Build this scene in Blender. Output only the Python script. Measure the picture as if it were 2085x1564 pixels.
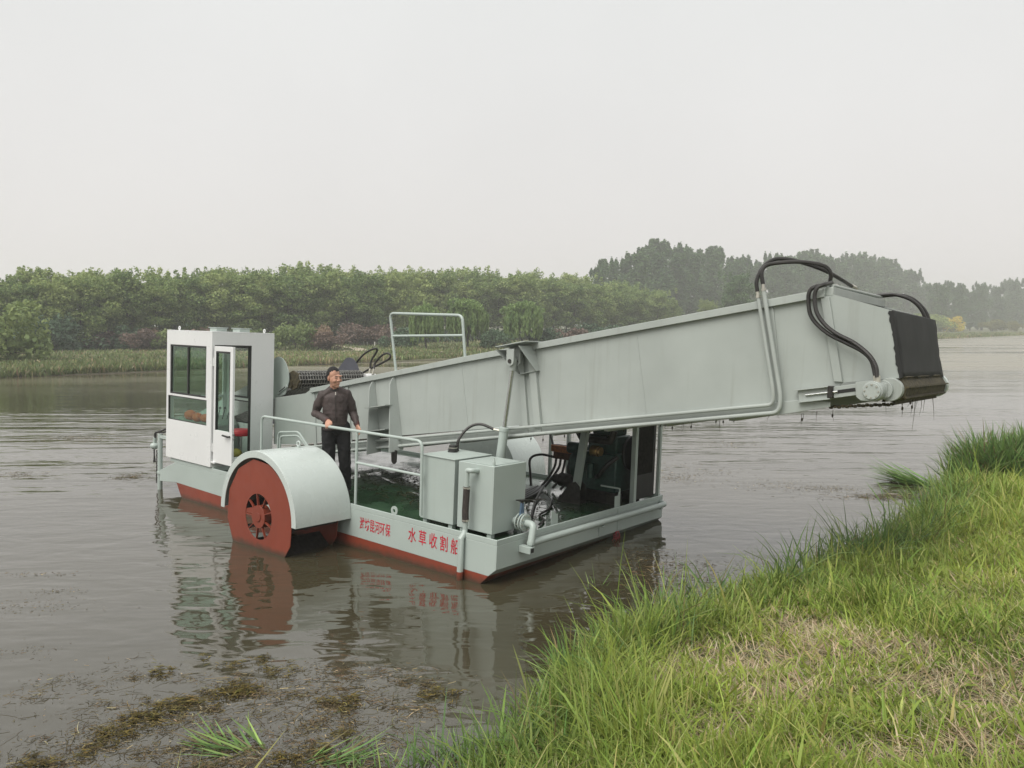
import bpy, bmesh, math, random
import numpy as np
from mathutils import Vector, Matrix, noise as mnoise

random.seed(7)
rng = np.random.default_rng(11)
scene = bpy.context.scene
COL = scene.collection
for o in list(bpy.data.objects):
    bpy.data.objects.remove(o, do_unlink=True)

# ------------------------------------------------------------------ camera
CAM_H = 2.78
FOCAL = 1550.0                      # in pixels of a 2085 px wide frame
PITCH = math.atan2(782.0 - 660.0, FOCAL)
cam_data = bpy.data.cameras.new('camera')
cam_data.sensor_width = 36.0
cam_data.lens = FOCAL / 2085.0 * 36.0
cam_data.clip_start = 0.05
cam_data.clip_end = 5000.0
cam = bpy.data.objects.new('camera', cam_data)
COL.objects.link(cam)
cam.location = (0, 0, CAM_H)
cam.rotation_euler = (math.pi / 2 - PITCH, 0, 0)
scene.camera = cam

# ------------------------------------------------------------------ sky
world = bpy.data.worlds.new('World')
scene.world = world
world.use_nodes = True
wn, wl = world.node_tree.nodes, world.node_tree.links
wn.clear()
SUN_EL, SUN_AZ = math.radians(55), math.radians(220)     # azimuth clockwise from +Y
w_sky = wn.new('ShaderNodeTexSky')
w_sky.sky_type = 'NISHITA'
w_sky.sun_disc = False
w_sky.sun_elevation = SUN_EL
w_sky.sun_rotation = SUN_AZ
w_sky.dust_density = 6.0
w_sky.air_density = 1.5
w_scale = wn.new('ShaderNodeMix'); w_scale.data_type = 'RGBA'; w_scale.blend_type = 'MULTIPLY'
w_scale.inputs[0].default_value = 1.0
w_scale.inputs[7].default_value = (0.045, 0.045, 0.045, 1)
wl.new(w_sky.outputs[0], w_scale.inputs[6])
w_tc = wn.new('ShaderNodeTexCoord')
w_sep = wn.new('ShaderNodeSeparateXYZ')
wl.new(w_tc.outputs['Generated'], w_sep.inputs[0])
w_ramp = wn.new('ShaderNodeValToRGB')                     # overcast: even, a touch pinker low down
w_ramp.color_ramp.elements[0].position = 0.0
w_ramp.color_ramp.elements[0].color = (0.430, 0.412, 0.407, 1)
w_ramp.color_ramp.elements[1].position = 0.40
w_ramp.color_ramp.elements[1].color = (0.432, 0.435, 0.429, 1)
wl.new(w_sep.outputs[2], w_ramp.inputs[0])
w_cloud = wn.new('ShaderNodeTexNoise')                    # hardly visible cloud deck
w_cloud.inputs['Scale'].default_value = 2.2
w_cloud.inputs['Detail'].default_value = 4
wl.new(w_tc.outputs['Generated'], w_cloud.inputs['Vector'])
w_cr = wn.new('ShaderNodeMapRange')
w_cr.inputs[1].default_value = 0.3; w_cr.inputs[2].default_value = 0.7
w_cr.inputs[3].default_value = 0.965; w_cr.inputs[4].default_value = 1.03
wl.new(w_cloud.outputs[0], w_cr.inputs[0])
w_mul = wn.new('ShaderNodeMix'); w_mul.data_type = 'RGBA'; w_mul.blend_type = 'MULTIPLY'
w_mul.inputs[0].default_value = 1.0
wl.new(w_ramp.outputs[0], w_mul.inputs[6]); wl.new(w_cr.outputs[0], w_mul.inputs[7])
w_mix = wn.new('ShaderNodeMix'); w_mix.data_type = 'RGBA'
w_mix.inputs[0].default_value = 0.93
wl.new(w_scale.outputs[2], w_mix.inputs[6]); wl.new(w_mul.outputs[2], w_mix.inputs[7])
w_bg = wn.new('ShaderNodeBackground'); w_bg.inputs[1].default_value = 1.0
w_out = wn.new('ShaderNodeOutputWorld')
wl.new(w_mix.outputs[2], w_bg.inputs[0]); wl.new(w_bg.outputs[0], w_out.inputs[0])

# ------------------------------------------------------------------ sun behind the overcast
sun_data = bpy.data.lights.new('sun', 'SUN')
sun_data.energy = 1.5
sun_data.angle = math.radians(45)
sun_data.color = (1.0, 0.965, 0.92)
sun = bpy.data.objects.new('sun', sun_data)
COL.objects.link(sun)
sdir = Vector((math.sin(SUN_AZ) * math.cos(SUN_EL), math.cos(SUN_AZ) * math.cos(SUN_EL), math.sin(SUN_EL)))
sun.rotation_euler = (-sdir).to_track_quat('-Z', 'Y').to_euler()
sun.location = sdir * 60

# ------------------------------------------------------------------ exposure and render settings
scene.view_settings.view_transform = 'Standard'
scene.view_settings.look = 'None'
scene.view_settings.gamma = 1.0
scene.view_settings.exposure = 1.0
scene.render.engine = 'CYCLES'
scene.cycles.use_denoising = True
scene.cycles.max_bounces = 5
scene.cycles.diffuse_bounces = 2
scene.cycles.glossy_bounces = 2
scene.cycles.transmission_bounces = 4
scene.cycles.transparent_max_bounces = 10
scene.cycles.volume_bounces = 2
scene.cycles.caustics_reflective = False
scene.cycles.caustics_refractive = False

# ------------------------------------------------------------------ helpers: tags, meshes
def tag(o, label=None, cat=None, group=None, kind=None):
    if label: o['label'] = label
    if cat: o['category'] = cat
    if group: o['group'] = group
    if kind: o['kind'] = kind
    return o

def empty(name, loc=(0, 0, 0), rz=0.0, parent=None):
    o = bpy.data.objects.new(name, None)
    o.empty_display_size = 0.2
    COL.objects.link(o)
    o.location = loc
    o.rotation_euler = (0, 0, rz)
    o.parent = parent
    return o

def link_mesh(name, me, m=None, parent=None):
    o = bpy.data.objects.new(name, me)
    COL.objects.link(o)
    if m is not None:
        for mm in (m if isinstance(m, (list, tuple)) else [m]):
            me.materials.append(mm)
    o.parent = parent
    return o

def np_mesh(name, V, F, colors=None, smooth=False):
    """V (n,3) F (m,k) uniform polygons, colors (n,4) optional point colours"""
    me = bpy.data.meshes.new(name)
    V = np.asarray(V, dtype=np.float32); F = np.asarray(F, dtype=np.int32)
    n, (m, k) = len(V), F.shape
    me.vertices.add(n); me.vertices.foreach_set('co', V.ravel())
    me.loops.add(m * k); me.loops.foreach_set('vertex_index', F.ravel())
    me.polygons.add(m)
    me.polygons.foreach_set('loop_start', np.arange(0, m * k, k, dtype=np.int32))
    me.update(calc_edges=True)
    if smooth:
        me.polygons.foreach_set('use_smooth', np.ones(m, dtype=bool))
    if colors is not None:
        a = me.color_attributes.new('Col', 'FLOAT_COLOR', 'POINT')
        a.data.foreach_set('color', np.asarray(colors, dtype=np.float32).ravel())
    return me

class MB:
    """collects shapes and links them as one mesh object"""
    def __init__(self):
        self.v, self.f, self.mi = [], [], []
        self.cur = 0
    def add(self, vs, fs):
        b = len(self.v)
        self.v += [tuple(p) for p in vs]
        for q in fs:
            self.f.append([b + i for i in q]); self.mi.append(self.cur)
        return self
    def box(self, x0, x1, y0, y1, z0, z1):
        vs = [(x, y, z) for z in (z0, z1) for y in (y0, y1) for x in (x0, x1)]
        return self.add(vs, [(0, 2, 3, 1), (4, 5, 7, 6), (0, 1, 5, 4), (2, 6, 7, 3), (0, 4, 6, 2), (1, 3, 7, 5)])
    def obox(self, c, ax, ay, az):
        """box from its centre and three half-axis vectors"""
        c, ax, ay, az = map(Vector, (c, ax, ay, az))
        vs = [c + ax * i + ay * j + az * k for k in (-1, 1) for j in (-1, 1) for i in (-1, 1)]
        return self.add(vs, [(0, 2, 3, 1), (4, 5, 7, 6), (0, 1, 5, 4), (2, 6, 7, 3), (0, 4, 6, 2), (1, 3, 7, 5)])
    def prism_y(self, poly, y0, y1):
        """polygon of (x, z) points, extruded along y"""
        n = len(poly)
        vs = [(x, y0, z) for x, z in poly] + [(x, y1, z) for x, z in poly]
        return self.add(vs, [list(range(n)), list(range(2 * n - 1, n - 1, -1))] +
                        [(i, i + n, (i + 1) % n + n, (i + 1) % n) for i in range(n)])
    def prism_x(self, poly, x0, x1):
        n = len(poly)
        vs = [(x0, y, z) for y, z in poly] + [(x1, y, z) for y, z in poly]
        return self.add(vs, [list(range(n)), list(range(2 * n - 1, n - 1, -1))] +
                        [(i, i + n, (i + 1) % n + n, (i + 1) % n) for i in range(n)])
    def prism_z(self, poly, z0, z1):
        n = len(poly)
        vs = [(x, y, z0) for x, y in poly] + [(x, y, z1) for x, y in poly]
        return self.add(vs, [list(range(n)), list(range(2 * n - 1, n - 1, -1))] +
                        [(i, i + n, (i + 1) % n + n, (i + 1) % n) for i in range(n)])
    def tube(self, path, r, n=10, caps=True, close=False):
        P = [Vector(p) for p in path]
        rs = r if isinstance(r, (list, tuple)) else [r] * len(P)
        rings, up = [], None
        for i, p in enumerate(P):
            a = P[i - 1] if i else (P[-1] if close else p)
            b = P[i + 1] if i + 1 < len(P) else (P[0] if close else p)
            t = (b - a).normalized()
            if up is None:
                up = Vector((0, 0, 1)) if abs(t.z) < 0.9 else Vector((1, 0, 0))
            u = (up - t * up.dot(t))
            if u.length < 1e-5: u = t.orthogonal()
            u.normalize(); w = t.cross(u); up = u
            rings.append([p + (u * math.cos(2 * math.pi * k / n) + w * math.sin(2 * math.pi * k / n)) * rs[i] for k in range(n)])
        b0 = len(self.v)
        vs = [q for rg in rings for q in rg]
        fs = []
        m = len(P)
        for i in range(m if close else m - 1):
            for k in range(n):
                fs.append((i * n + k, i * n + (k + 1) % n, ((i + 1) % m) * n + (k + 1) % n, ((i + 1) % m) * n + k))
        if caps and not close:
            fs.append(list(range(n - 1, -1, -1))); fs.append([(m - 1) * n + k for k in range(n)])
        return self.add(vs, fs)
    def cyl(self, p0, p1, r0, r1=None, n=16):
        return self.tube([p0, p1], [r0, r0 if r1 is None else r1], n)
    def ball(self, c, r, n=12, m=8):
        rx, ry, rz = (r, r, r) if not isinstance(r, (tuple, list)) else r
        vs = [(c[0], c[1], c[2] + rz)]
        for j in range(1, m):
            th = math.pi * j / m
            for i in range(n):
                ph = 2 * math.pi * i / n
                vs.append((c[0] + rx * math.sin(th) * math.cos(ph), c[1] + ry * math.sin(th) * math.sin(ph), c[2] + rz * math.cos(th)))
        vs.append((c[0], c[1], c[2] - rz))
        fs = [(0, 1 + i, 1 + (i + 1) % n) for i in range(n)]
        for j in range(m - 2):
            a = 1 + j * n
            fs += [(a + i, a + n + i, a + n + (i + 1) % n, a + (i + 1) % n) for i in range(n)]
        a = 1 + (m - 2) * n
        fs += [(a + (i + 1) % n, a + i, len(vs) - 1) for i in range(n)]
        return self.add(vs, fs)
    def build(self, name, m=None, parent=None, bevel=0.0, smooth=35):
        me = bpy.data.meshes.new(name)
        me.from_pydata(self.v, [], self.f)
        bm = bmesh.new(); bm.from_mesh(me)
        bmesh.ops.recalc_face_normals(bm, faces=bm.faces)
        bm.to_mesh(me); bm.free()
        if max(self.mi, default=0) > 0:
            me.polygons.foreach_set('material_index', np.array(self.mi, dtype=np.int32))
        if smooth:
            me.polygons.foreach_set('use_smooth', np.ones(len(me.polygons), dtype=bool))
            me.set_sharp_from_angle(angle=math.radians(smooth))
        o = link_mesh(name, me, m, parent)
        if bevel:
            md = o.modifiers.new('bevel', 'BEVEL'); md.width = bevel; md.segments = 2
            md.limit_method = 'ANGLE'; md.angle_limit = math.radians(50)
        return o

def spline(pts, per=8, close=False):
    """Catmull-Rom through points"""
    P = [Vector(p) for p in pts]; n = len(P); out = []
    rngi = range(n) if close else range(n - 1)
    for i in rngi:
        p0 = P[(i - 1) % n] if (close or i > 0) else P[0] * 2 - P[1]
        p1, p2 = P[i], P[(i + 1) % n]
        p3 = P[(i + 2) % n] if (close or i + 2 < n) else P[-1] * 2 - P[-2]
        for k in range(per):
            t = k / per
            out.append(0.5 * ((2 * p1) + (p2 - p0) * t + (2 * p0 - 5 * p1 + 4 * p2 - p3) * t * t + (3 * p1 - p0 - 3 * p2 + p3) * t ** 3))
    if not close: out.append(P[-1])
    return out

def rounded(pts, r, per=5):
    """polyline with its corners rounded by radius r"""
    P = [Vector(p) for p in pts]; out = [P[0]]
    for i in range(1, len(P) - 1):
        a, b, c = P[i - 1], P[i], P[i + 1]
        d0, d1 = (a - b), (c - b)
        rr = min(r, d0.length * 0.45, d1.length * 0.45)
        s, e = b + d0.normalized() * rr, b + d1.normalized() * rr
        for k in range(per + 1):
            t = k / per
            out.append(s * (1 - t) ** 2 + b * 2 * t * (1 - t) + e * t * t)
    out.append(P[-1])
    return out

def ray_dir(u, v):
    dx, dz = (u - 1042.5) / FOCAL, -(v - 782.0) / FOCAL
    c, s = math.cos(PITCH), math.sin(PITCH)
    return Vector((dx, c + dz * s, -s + dz * c))

def at_z(u, v, z=0.0):
    """the place at height z that the survey direction (u, v) meets"""
    d = ray_dir(u, v)
    t = (z - CAM_H) / d.z
    return Vector((0, 0, CAM_H)) + d * t

def at_y(u, v, y):
    d = ray_dir(u, v)
    return Vector((0, 0, CAM_H)) + d * (y / d.y)

# ------------------------------------------------------------------ materials
def nt(m):
    m.use_nodes = True
    return m.node_tree.nodes, m.node_tree.links

def ramp(n, l, src, stops):
    r = n.new('ShaderNodeValToRGB')
    cr = r.color_ramp
    cr.elements[0].position, cr.elements[0].color = stops[0][0], tuple(stops[0][1]) + (1,)
    cr.elements[1].position, cr.elements[1].color = stops[-1][0], tuple(stops[-1][1]) + (1,)
    for p, c in stops[1:-1]:
        e = cr.elements.new(p); e.color = tuple(c) + (1,)
    l.new(src, r.inputs[0])
    return r.outputs[0]

def noise_node(n, l, vec, scale, detail=4, rough=0.55, dist=0.0):
    t = n.new('ShaderNodeTexNoise')
    t.inputs['Scale'].default_value = scale; t.inputs['Detail'].default_value = detail
    t.inputs['Roughness'].default_value = rough; t.inputs['Distortion'].default_value = dist
    l.new(vec, t.inputs['Vector'])
    return t.outputs[0]

def mapping(n, l, vec, scale=(1, 1, 1), rot=(0, 0, 0)):
    mp = n.new('ShaderNodeMapping')
    mp.inputs['Scale'].default_value = scale; mp.inputs['Rotation'].default_value = rot
    l.new(vec, mp.inputs['Vector'])
    return mp.outputs[0]

def mixc(n, l, fac, a, b, mode='MIX'):
    x = n.new('ShaderNodeMix'); x.data_type = 'RGBA'; x.blend_type = mode
    for sock, val in ((0, fac), (6, a), (7, b)):
        if isinstance(val, (int, float)): x.inputs[sock].default_value = val
        elif isinstance(val, (tuple, list)): x.inputs[sock].default_value = tuple(val) + ((1,) if len(val) == 3 else ())
        else: l.new(val, x.inputs[sock])
    return x.outputs[2]

def maprange(n, l, src, a, b, c, d):
    m = n.new('ShaderNodeMapRange')
    for i, val in zip((1, 2, 3, 4), (a, b, c, d)): m.inputs[i].default_value = val
    l.new(src, m.inputs[0])
    return m.outputs[0]

def paint(name, base, rough=0.38, var=0.10, streak=0.12, dirt=(0.16, 0.15, 0.11), wave=0.004, metal=0.0, spec=0.5, grime=0.35):
    m = bpy.data.materials.new(name); n, l = nt(m)
    p = n['Principled BSDF']
    tc = n.new('ShaderNodeTexCoord').outputs['Object']
    big = noise_node(n, l, tc, 1.3, 5)
    dk = tuple(c * (1 - var) for c in base); lt = tuple(min(1, c * (1 + var)) for c in base)
    col = ramp(n, l, big, [(0.3, dk), (0.7, lt)])
    st = noise_node(n, l, mapping(n, l, tc, (14, 14, 0.7)), 1.0, 5, 0.6)
    sf = maprange(n, l, st, 0.56, 0.78, 0.0, streak)
    col = mixc(n, l, sf, col, dirt)
    sp = noise_node(n, l, tc, 26, 6, 0.7)
    gf = maprange(n, l, sp, 0.64, 0.80, 0.0, grime)
    col = mixc(n, l, gf, col, dirt)
    l.new(col, p.inputs['Base Color'])
    l.new(maprange(n, l, noise_node(n, l, tc, 5, 4), 0.3, 0.7, rough - 0.08, rough + 0.12), p.inputs['Roughness'])
    p.inputs['Metallic'].default_value = metal
    p.inputs['Specular IOR Level'].default_value = spec
    b = n.new('ShaderNodeBump'); b.inputs['Strength'].default_value = 0.5; b.inputs['Distance'].default_value = wave
    l.new(noise_node(n, l, tc, 3.0, 3), b.inputs['Height'])
    l.new(b.outputs[0], p.inputs['Normal'])
    return m

def simple(name, base, rough=0.5, metal=0.0, var=0.15, scale=8.0, bump=0.0, bscale=40.0, spec=0.5):
    m = bpy.data.materials.new(name); n, l = nt(m)
    p = n['Principled BSDF']
    tc = n.new('ShaderNodeTexCoord').outputs['Object']
    f = noise_node(n, l, tc, scale, 5)
    l.new(ramp(n, l, f, [(0.3, tuple(c * (1 - var) for c in base)), (0.7, tuple(min(1, c * (1 + var)) for c in base))]), p.inputs['Base Color'])
    p.inputs['Roughness'].default_value = rough
    p.inputs['Metallic'].default_value = metal
    p.inputs['Specular IOR Level'].default_value = spec
    if bump:
        b = n.new('ShaderNodeBump'); b.inputs['Strength'].default_value = 0.7; b.inputs['Distance'].default_value = bump
        l.new(noise_node(n, l, tc, bscale, 4), b.inputs['Height']); l.new(b.outputs[0], p.inputs['Normal'])
    return m

def leafmat(name, a, b, c=None, trans=0.3, vcol=False, scale=0.45, rough=0.6):
    """foliage: two or three hues spread by place and by leaf; lets some light through"""
    m = bpy.data.materials.new(name); n, l = nt(m)
    p = n['Principled BSDF']; out = n['Material Output']
    if vcol:
        at = n.new('ShaderNodeVertexColor'); at.layer_name = 'Col'
        col = at.outputs[0]
    else:
        tc = n.new('ShaderNodeTexCoord').outputs['Object']
        ge = n.new('ShaderNodeNewGeometry')
        oi = n.new('ShaderNodeObjectInfo')
        f = noise_node(n, l, tc, scale, 4)
        ad = n.new('ShaderNodeMath'); ad.operation = 'MULTIPLY_ADD'
        l.new(ge.outputs['Random Per Island'], ad.inputs[0]); ad.inputs[1].default_value = 0.35
        l.new(f, ad.inputs[2])
        ad2 = n.new('ShaderNodeMath'); ad2.operation = 'MULTIPLY_ADD'
        l.new(oi.outputs['Random'], ad2.inputs[0]); ad2.inputs[1].default_value = 0.30
        l.new(ad.outputs[0], ad2.inputs[2])
        stops = [(0.42, a), (0.95, b)] if c is None else [(0.40, a), (0.70, b), (1.0, c)]
        col = ramp(n, l, ad2.outputs[0], stops)
    l.new(col, p.inputs['Base Color'])
    p.inputs['Roughness'].default_value = rough
    p.inputs['Specular IOR Level'].default_value = 0.25
    tr = n.new('ShaderNodeBsdfTranslucent'); l.new(col, tr.inputs[0])
    mx = n.new('ShaderNodeMixShader'); mx.inputs[0].default_value = trans
    l.new(p.outputs[0], mx.inputs[1]); l.new(tr.outputs[0], mx.inputs[2]); l.new(mx.outputs[0], out.inputs[0])
    return m

M = {}
M['paint'] = paint('grey_green_paint', (0.405, 0.465, 0.432), 0.36, 0.05, 0.10, grime=0.25)
M['paint_conv'] = paint('grey_green_paint_conveyor', (0.378, 0.412, 0.386), 0.42, 0.09, 0.26, grime=0.4)
M['paint_wheel'] = paint('grey_green_gloss', (0.52, 0.575, 0.545), 0.24, 0.04, 0.06, wave=0.006, grime=0.15)
M['white'] = paint('white_cab_paint', (0.74, 0.75, 0.74), 0.32, 0.03, 0.05, grime=0.2)
M['inner'] = paint('cab_inner_paint', (0.30, 0.33, 0.30), 0.5, 0.1, 0.2)
M['red'] = paint('red_oxide_paint', (0.215, 0.042, 0.021), 0.42, 0.12, 0.18, dirt=(0.05, 0.03, 0.02), grime=0.4)
def add_scum(m):
    n, l = nt(m); p = n['Principled BSDF']
    src = p.inputs['Base Color'].links[0].from_socket
    ge = n.new('ShaderNodeNewGeometry'); sp = n.new('ShaderNodeSeparateXYZ'); l.new(ge.outputs['Position'], sp.inputs[0])
    no = noise_node(n, l, ge.outputs['Position'], 9, 4, 0.6)
    ad = n.new('ShaderNodeMath'); ad.operation = 'MULTIPLY_ADD'; ad.inputs[1].default_value = -0.10; l.new(no, ad.inputs[0]); l.new(sp.outputs[2], ad.inputs[2])
    l.new(mixc(n, l, maprange(n, l, ad.outputs[0], -0.04, 0.035, 0.85, 0.0), src, (0.045, 0.036, 0.020)), p.inputs['Base Color'])
add_scum(M['red'])
M['letter'] = simple('red_lettering', (0.50, 0.025, 0.045), 0.5)
M['rubber'] = simple('black_rubber', (0.020, 0.020, 0.019), 0.45, var=0.3)
M['hose'] = simple('black_hose', (0.022, 0.020, 0.018), 0.38, var=0.4, bump=0.002, bscale=90)
M['flap'] = simple('rubber_flap', (0.016, 0.0165, 0.016), 0.8, var=0.25, scale=5, bump=0.003, bscale=9)
M['steel'] = simple('bright_steel', (0.52, 0.53, 0.52), 0.25, 0.9, 0.1)
M['zinc'] = simple('zinc_fittings', (0.55, 0.53, 0.46), 0.35, 0.85, 0.2)
M['brass'] = simple('brass_pulley', (0.42, 0.27, 0.11), 0.35, 0.9, 0.25)
M['darksteel'] = simple('oily_dark_steel', (0.045, 0.042, 0.038), 0.4, 0.6, 0.4, 20)
M['engine'] = simple('engine_green', (0.022, 0.060, 0.048), 0.42, 0.1, 0.4, 14)
M['black'] = simple('matt_black', (0.014, 0.014, 0.013), 0.6, 0.0, 0.4)
M['orange'] = simple('orange_plastic', (0.70, 0.13, 0.035), 0.5)
M['valve'] = simple('orange_valve_block', (0.42, 0.15, 0.05), 0.5, 0.0, 0.35, 30)
M['redseat'] = simple('red_vinyl', (0.62, 0.035, 0.05), 0.4)
M['yellow'] = simple('olive_cover', (0.25, 0.22, 0.03), 0.6)
M['blue'] = simple('blue_valve_body', (0.10, 0.16, 0.24), 0.5)
M['mesh'] = simple('wire_belt', (0.30, 0.295, 0.275), 0.35, 0.75, 0.5, 40)
M['weedy'] = simple('weed_caked_steel', (0.055, 0.045, 0.022), 0.8, 0.0, 0.6, 18, 0.02, 30)
M['bark'] = simple('bark', (0.045, 0.038, 0.030), 0.9, 0, 0.4, 6, 0.02, 12)
M['limed'] = simple('limewashed_bark', (0.62, 0.60, 0.55), 0.9, 0, 0.15, 6)
M['concrete'] = simple('pale_path', (0.36, 0.31, 0.23), 0.9, 0, 0.2, 2)

def deck_material():
    m = bpy.data.materials.new('wet_green_deck'); n, l = nt(m)
    p = n['Principled BSDF']
    tc = n.new('ShaderNodeTexCoord').outputs['Object']
    f = noise_node(n, l, tc, 2.2, 6, 0.6)
    col = ramp(n, l, f, [(0.30, (0.012, 0.030, 0.014)), (0.55, (0.022, 0.060, 0.028)), (0.75, (0.045, 0.095, 0.045))])
    l.new(col, p.inputs['Base Color'])
    wet = noise_node(n, l, tc, 1.1, 4, 0.55, 0.4)
    l.new(maprange(n, l, wet, 0.47, 0.62, 0.04, 0.42), p.inputs['Roughness'])
    p.inputs['IOR'].default_value = 1.5
    l.new(maprange(n, l, wet, 0.45, 0.60, 1.0, 0.0), p.inputs['Coat Weight'])
    p.inputs['Coat Roughness'].default_value = 0.02
    p.inputs['Coat IOR'].default_value = 1.6
    b = n.new('ShaderNodeBump'); b.inputs['Strength'].default_value = 0.25; b.inputs['Distance'].default_value = 0.01
    l.new(noise_node(n, l, tc, 60, 4), b.inputs['Height']); l.new(b.outputs[0], p.inputs['Normal'])
    return m
M['deck'] = deck_material()

def glass_material(name, tint, refl=0.9):
    m = bpy.data.materials.new(name); n, l = nt(m)
    out = n['Material Output']; n.remove(n['Principled BSDF'])
    t = n.new('ShaderNodeBsdfTransparent'); t.inputs[0].default_value = tuple(tint) + (1,)
    g = n.new('ShaderNodeBsdfGlossy'); g.inputs['Roughness'].default_value = 0.02
    g.inputs[0].default_value = (refl, refl, refl, 1)
    lw = n.new('ShaderNodeLayerWeight'); lw.inputs[0].default_value = 0.5
    pw = n.new('ShaderNodeMath'); pw.operation = 'POWER'; pw.inputs[1].default_value = 4.5; l.new(lw.outputs['Facing'], pw.inputs[0])
    fr = n.new('ShaderNodeMath'); fr.operation = 'MULTIPLY_ADD'; fr.inputs[1].default_value = 0.75; fr.inputs[2].default_value = 0.03; l.new(pw.outputs[0], fr.inputs[0])
    mx = n.new('ShaderNodeMixShader')
    l.new(fr.outputs[0], mx.inputs[0]); l.new(t.outputs[0], mx.inputs[1]); l.new(g.outputs[0], mx.inputs[2])
    l.new(mx.outputs[0], out.inputs[0])
    return m
M['glass'] = glass_material('green_tinted_glass', (0.74, 0.87, 0.80))
M['glass_clear'] = glass_material('window_glass', (0.93, 0.95, 0.93))

# ================================================================== THE PLACE
# ------------------------------------------------------------------ terrain
FAR_SHORE = [(-300, -226)] + [tuple(at_z(u, v)[:2]) for u, v in ((-420, 790), (0, 769), (340, 757), (560, 746), (900, 735), (1300, 716), (1930, 690), (2085, 683.5))] + [(300, 356), (900, 940)]
NEAR_SHORE = [(-40, -16), (-9, 0.0), (-2.6, 2.6)] + [tuple(at_z(u, v)[:2]) for u, v in ((900, 1680), (985, 1590), (1050, 1510), (1110, 1445), (1205, 1380), (1345, 1290), (1490, 1228), (1640, 1196), (1770, 1146), (1880, 1072), (1925, 1004), (2000, 962), (2100, 925), (2300, 868))] + [(60, 60), (200, 195), (900, 880)]

def poly_dist(P, line):
    """signed distance of points P (n,2) to a polyline: positive on its right side"""
    best = np.full(len(P), 1e9); sign = np.ones(len(P))
    for (x0, y0), (x1, y1) in zip(line[:-1], line[1:]):
        d = np.array([x1 - x0, y1 - y0]); L2 = d @ d
        t = np.clip(((P[:, 0] - x0) * d[0] + (P[:, 1] - y0) * d[1]) / L2, 0, 1)
        qx, qy = x0 + t * d[0], y0 + t * d[1]
        dd = np.hypot(P[:, 0] - qx, P[:, 1] - qy)
        cr = d[0] * (P[:, 1] - y0) - d[1] * (P[:, 0] - x0)
        b = dd < best - 1e-9
        best[b] = dd[b]; sign[b] = np.where(cr[b] < 0, 1.0, -1.0)
    return best * sign

def vnoise(x, y, seed=0):
    """smooth value noise"""
    xi, yi = np.floor(x).astype(np.int64), np.floor(y).astype(np.int64)
    fx, fy = x - xi, y - yi
    fx, fy = fx * fx * (3 - 2 * fx), fy * fy * (3 - 2 * fy)
    def h(a, b):
        q = (a * 374761393 + b * 668265263 + seed * 974711) & 0x7fffffff
        q = ((q ^ (q >> 13)) * 1274126177) & 0x7fffffff
        return ((q ^ (q >> 16)) & 0xffff) / 65535.0
    return (h(xi, yi) * (1 - fx) + h(xi + 1, yi) * fx) * (1 - fy) + (h(xi, yi + 1) * (1 - fx) + h(xi + 1, yi + 1) * fx) * fy

def sstep(a, b, x):
    t = np.clip((x - a) / (b - a), 0, 1)
    return t * t * (3 - 2 * t)

def ground_z(x, y):
    x = np.atleast_1d(np.asarray(x, float)); y = np.atleast_1d(np.asarray(y, float))
    P = np.stack([x, y], 1)
    dn = poly_dist(P, NEAR_SHORE)
    df = -poly_dist(P, FAR_SHORE)
    zn = np.where(dn > 0, 0.10 * (1 - np.exp(-np.maximum(dn, 0) / 0.12)) + 0.20 * np.minimum(np.maximum(dn, 0), 5.0) + 0.02 * np.maximum(dn - 5, 0).clip(0, 20),
                  -1.2 * sstep(0, 3.5, -dn) - 0.03)
    zn = zn + sstep(0, 0.6, dn) * 0.10 * (vnoise(x * 1.7, y * 1.7, 3) - 0.5) + sstep(0, 0.3, dn) * 0.05 * (vnoise(x * 5, y * 5, 4) - 0.5)
    zf = np.where(df > 0, 0.06 + 0.34 * sstep(0, 7, df) + 0.6 * sstep(40, 120, df), -1.3 * sstep(0, 4, -df) - 0.03)
    zf = zf + sstep(0, 6, df) * 0.18 * (vnoise(x * 0.25, y * 0.25, 5) - 0.5)
    return np.maximum(zn, zf)

def gz(x, y):
    return float(ground_z(x, y)[0])

def axis(lo, d0, d1, hi, step, grow):
    mid = list(np.arange(d0, d1 + 1e-6, step))
    up, s = [], step
    while (up[-1] if up else d1) < hi:
        s = min(s * grow, 40); up.append((up[-1] if up else d1) + s)
    dn, s = [], step
    while (dn[-1] if dn else d0) > lo:
        s = min(s * grow, 40); dn.append((dn[-1] if dn else d0) - s)
    return np.array(dn[::-1] + mid + up)

gx = axis(-900, -4.5, 13.0, 900, 0.16, 1.09)
gy = axis(-120, 0.5, 17.0, 1200, 0.16, 1.06)
XX, YY = np.meshgrid(gx, gy)
ZZ = ground_z(XX.ravel(), YY.ravel())
nx, ny = len(gx), len(gy)
idx = np.arange(nx * ny).reshape(ny, nx)
GF = np.stack([idx[:-1, :-1], idx[:-1, 1:], idx[1:, 1:], idx[1:, :-1]], -1).reshape(-1, 4)

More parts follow.
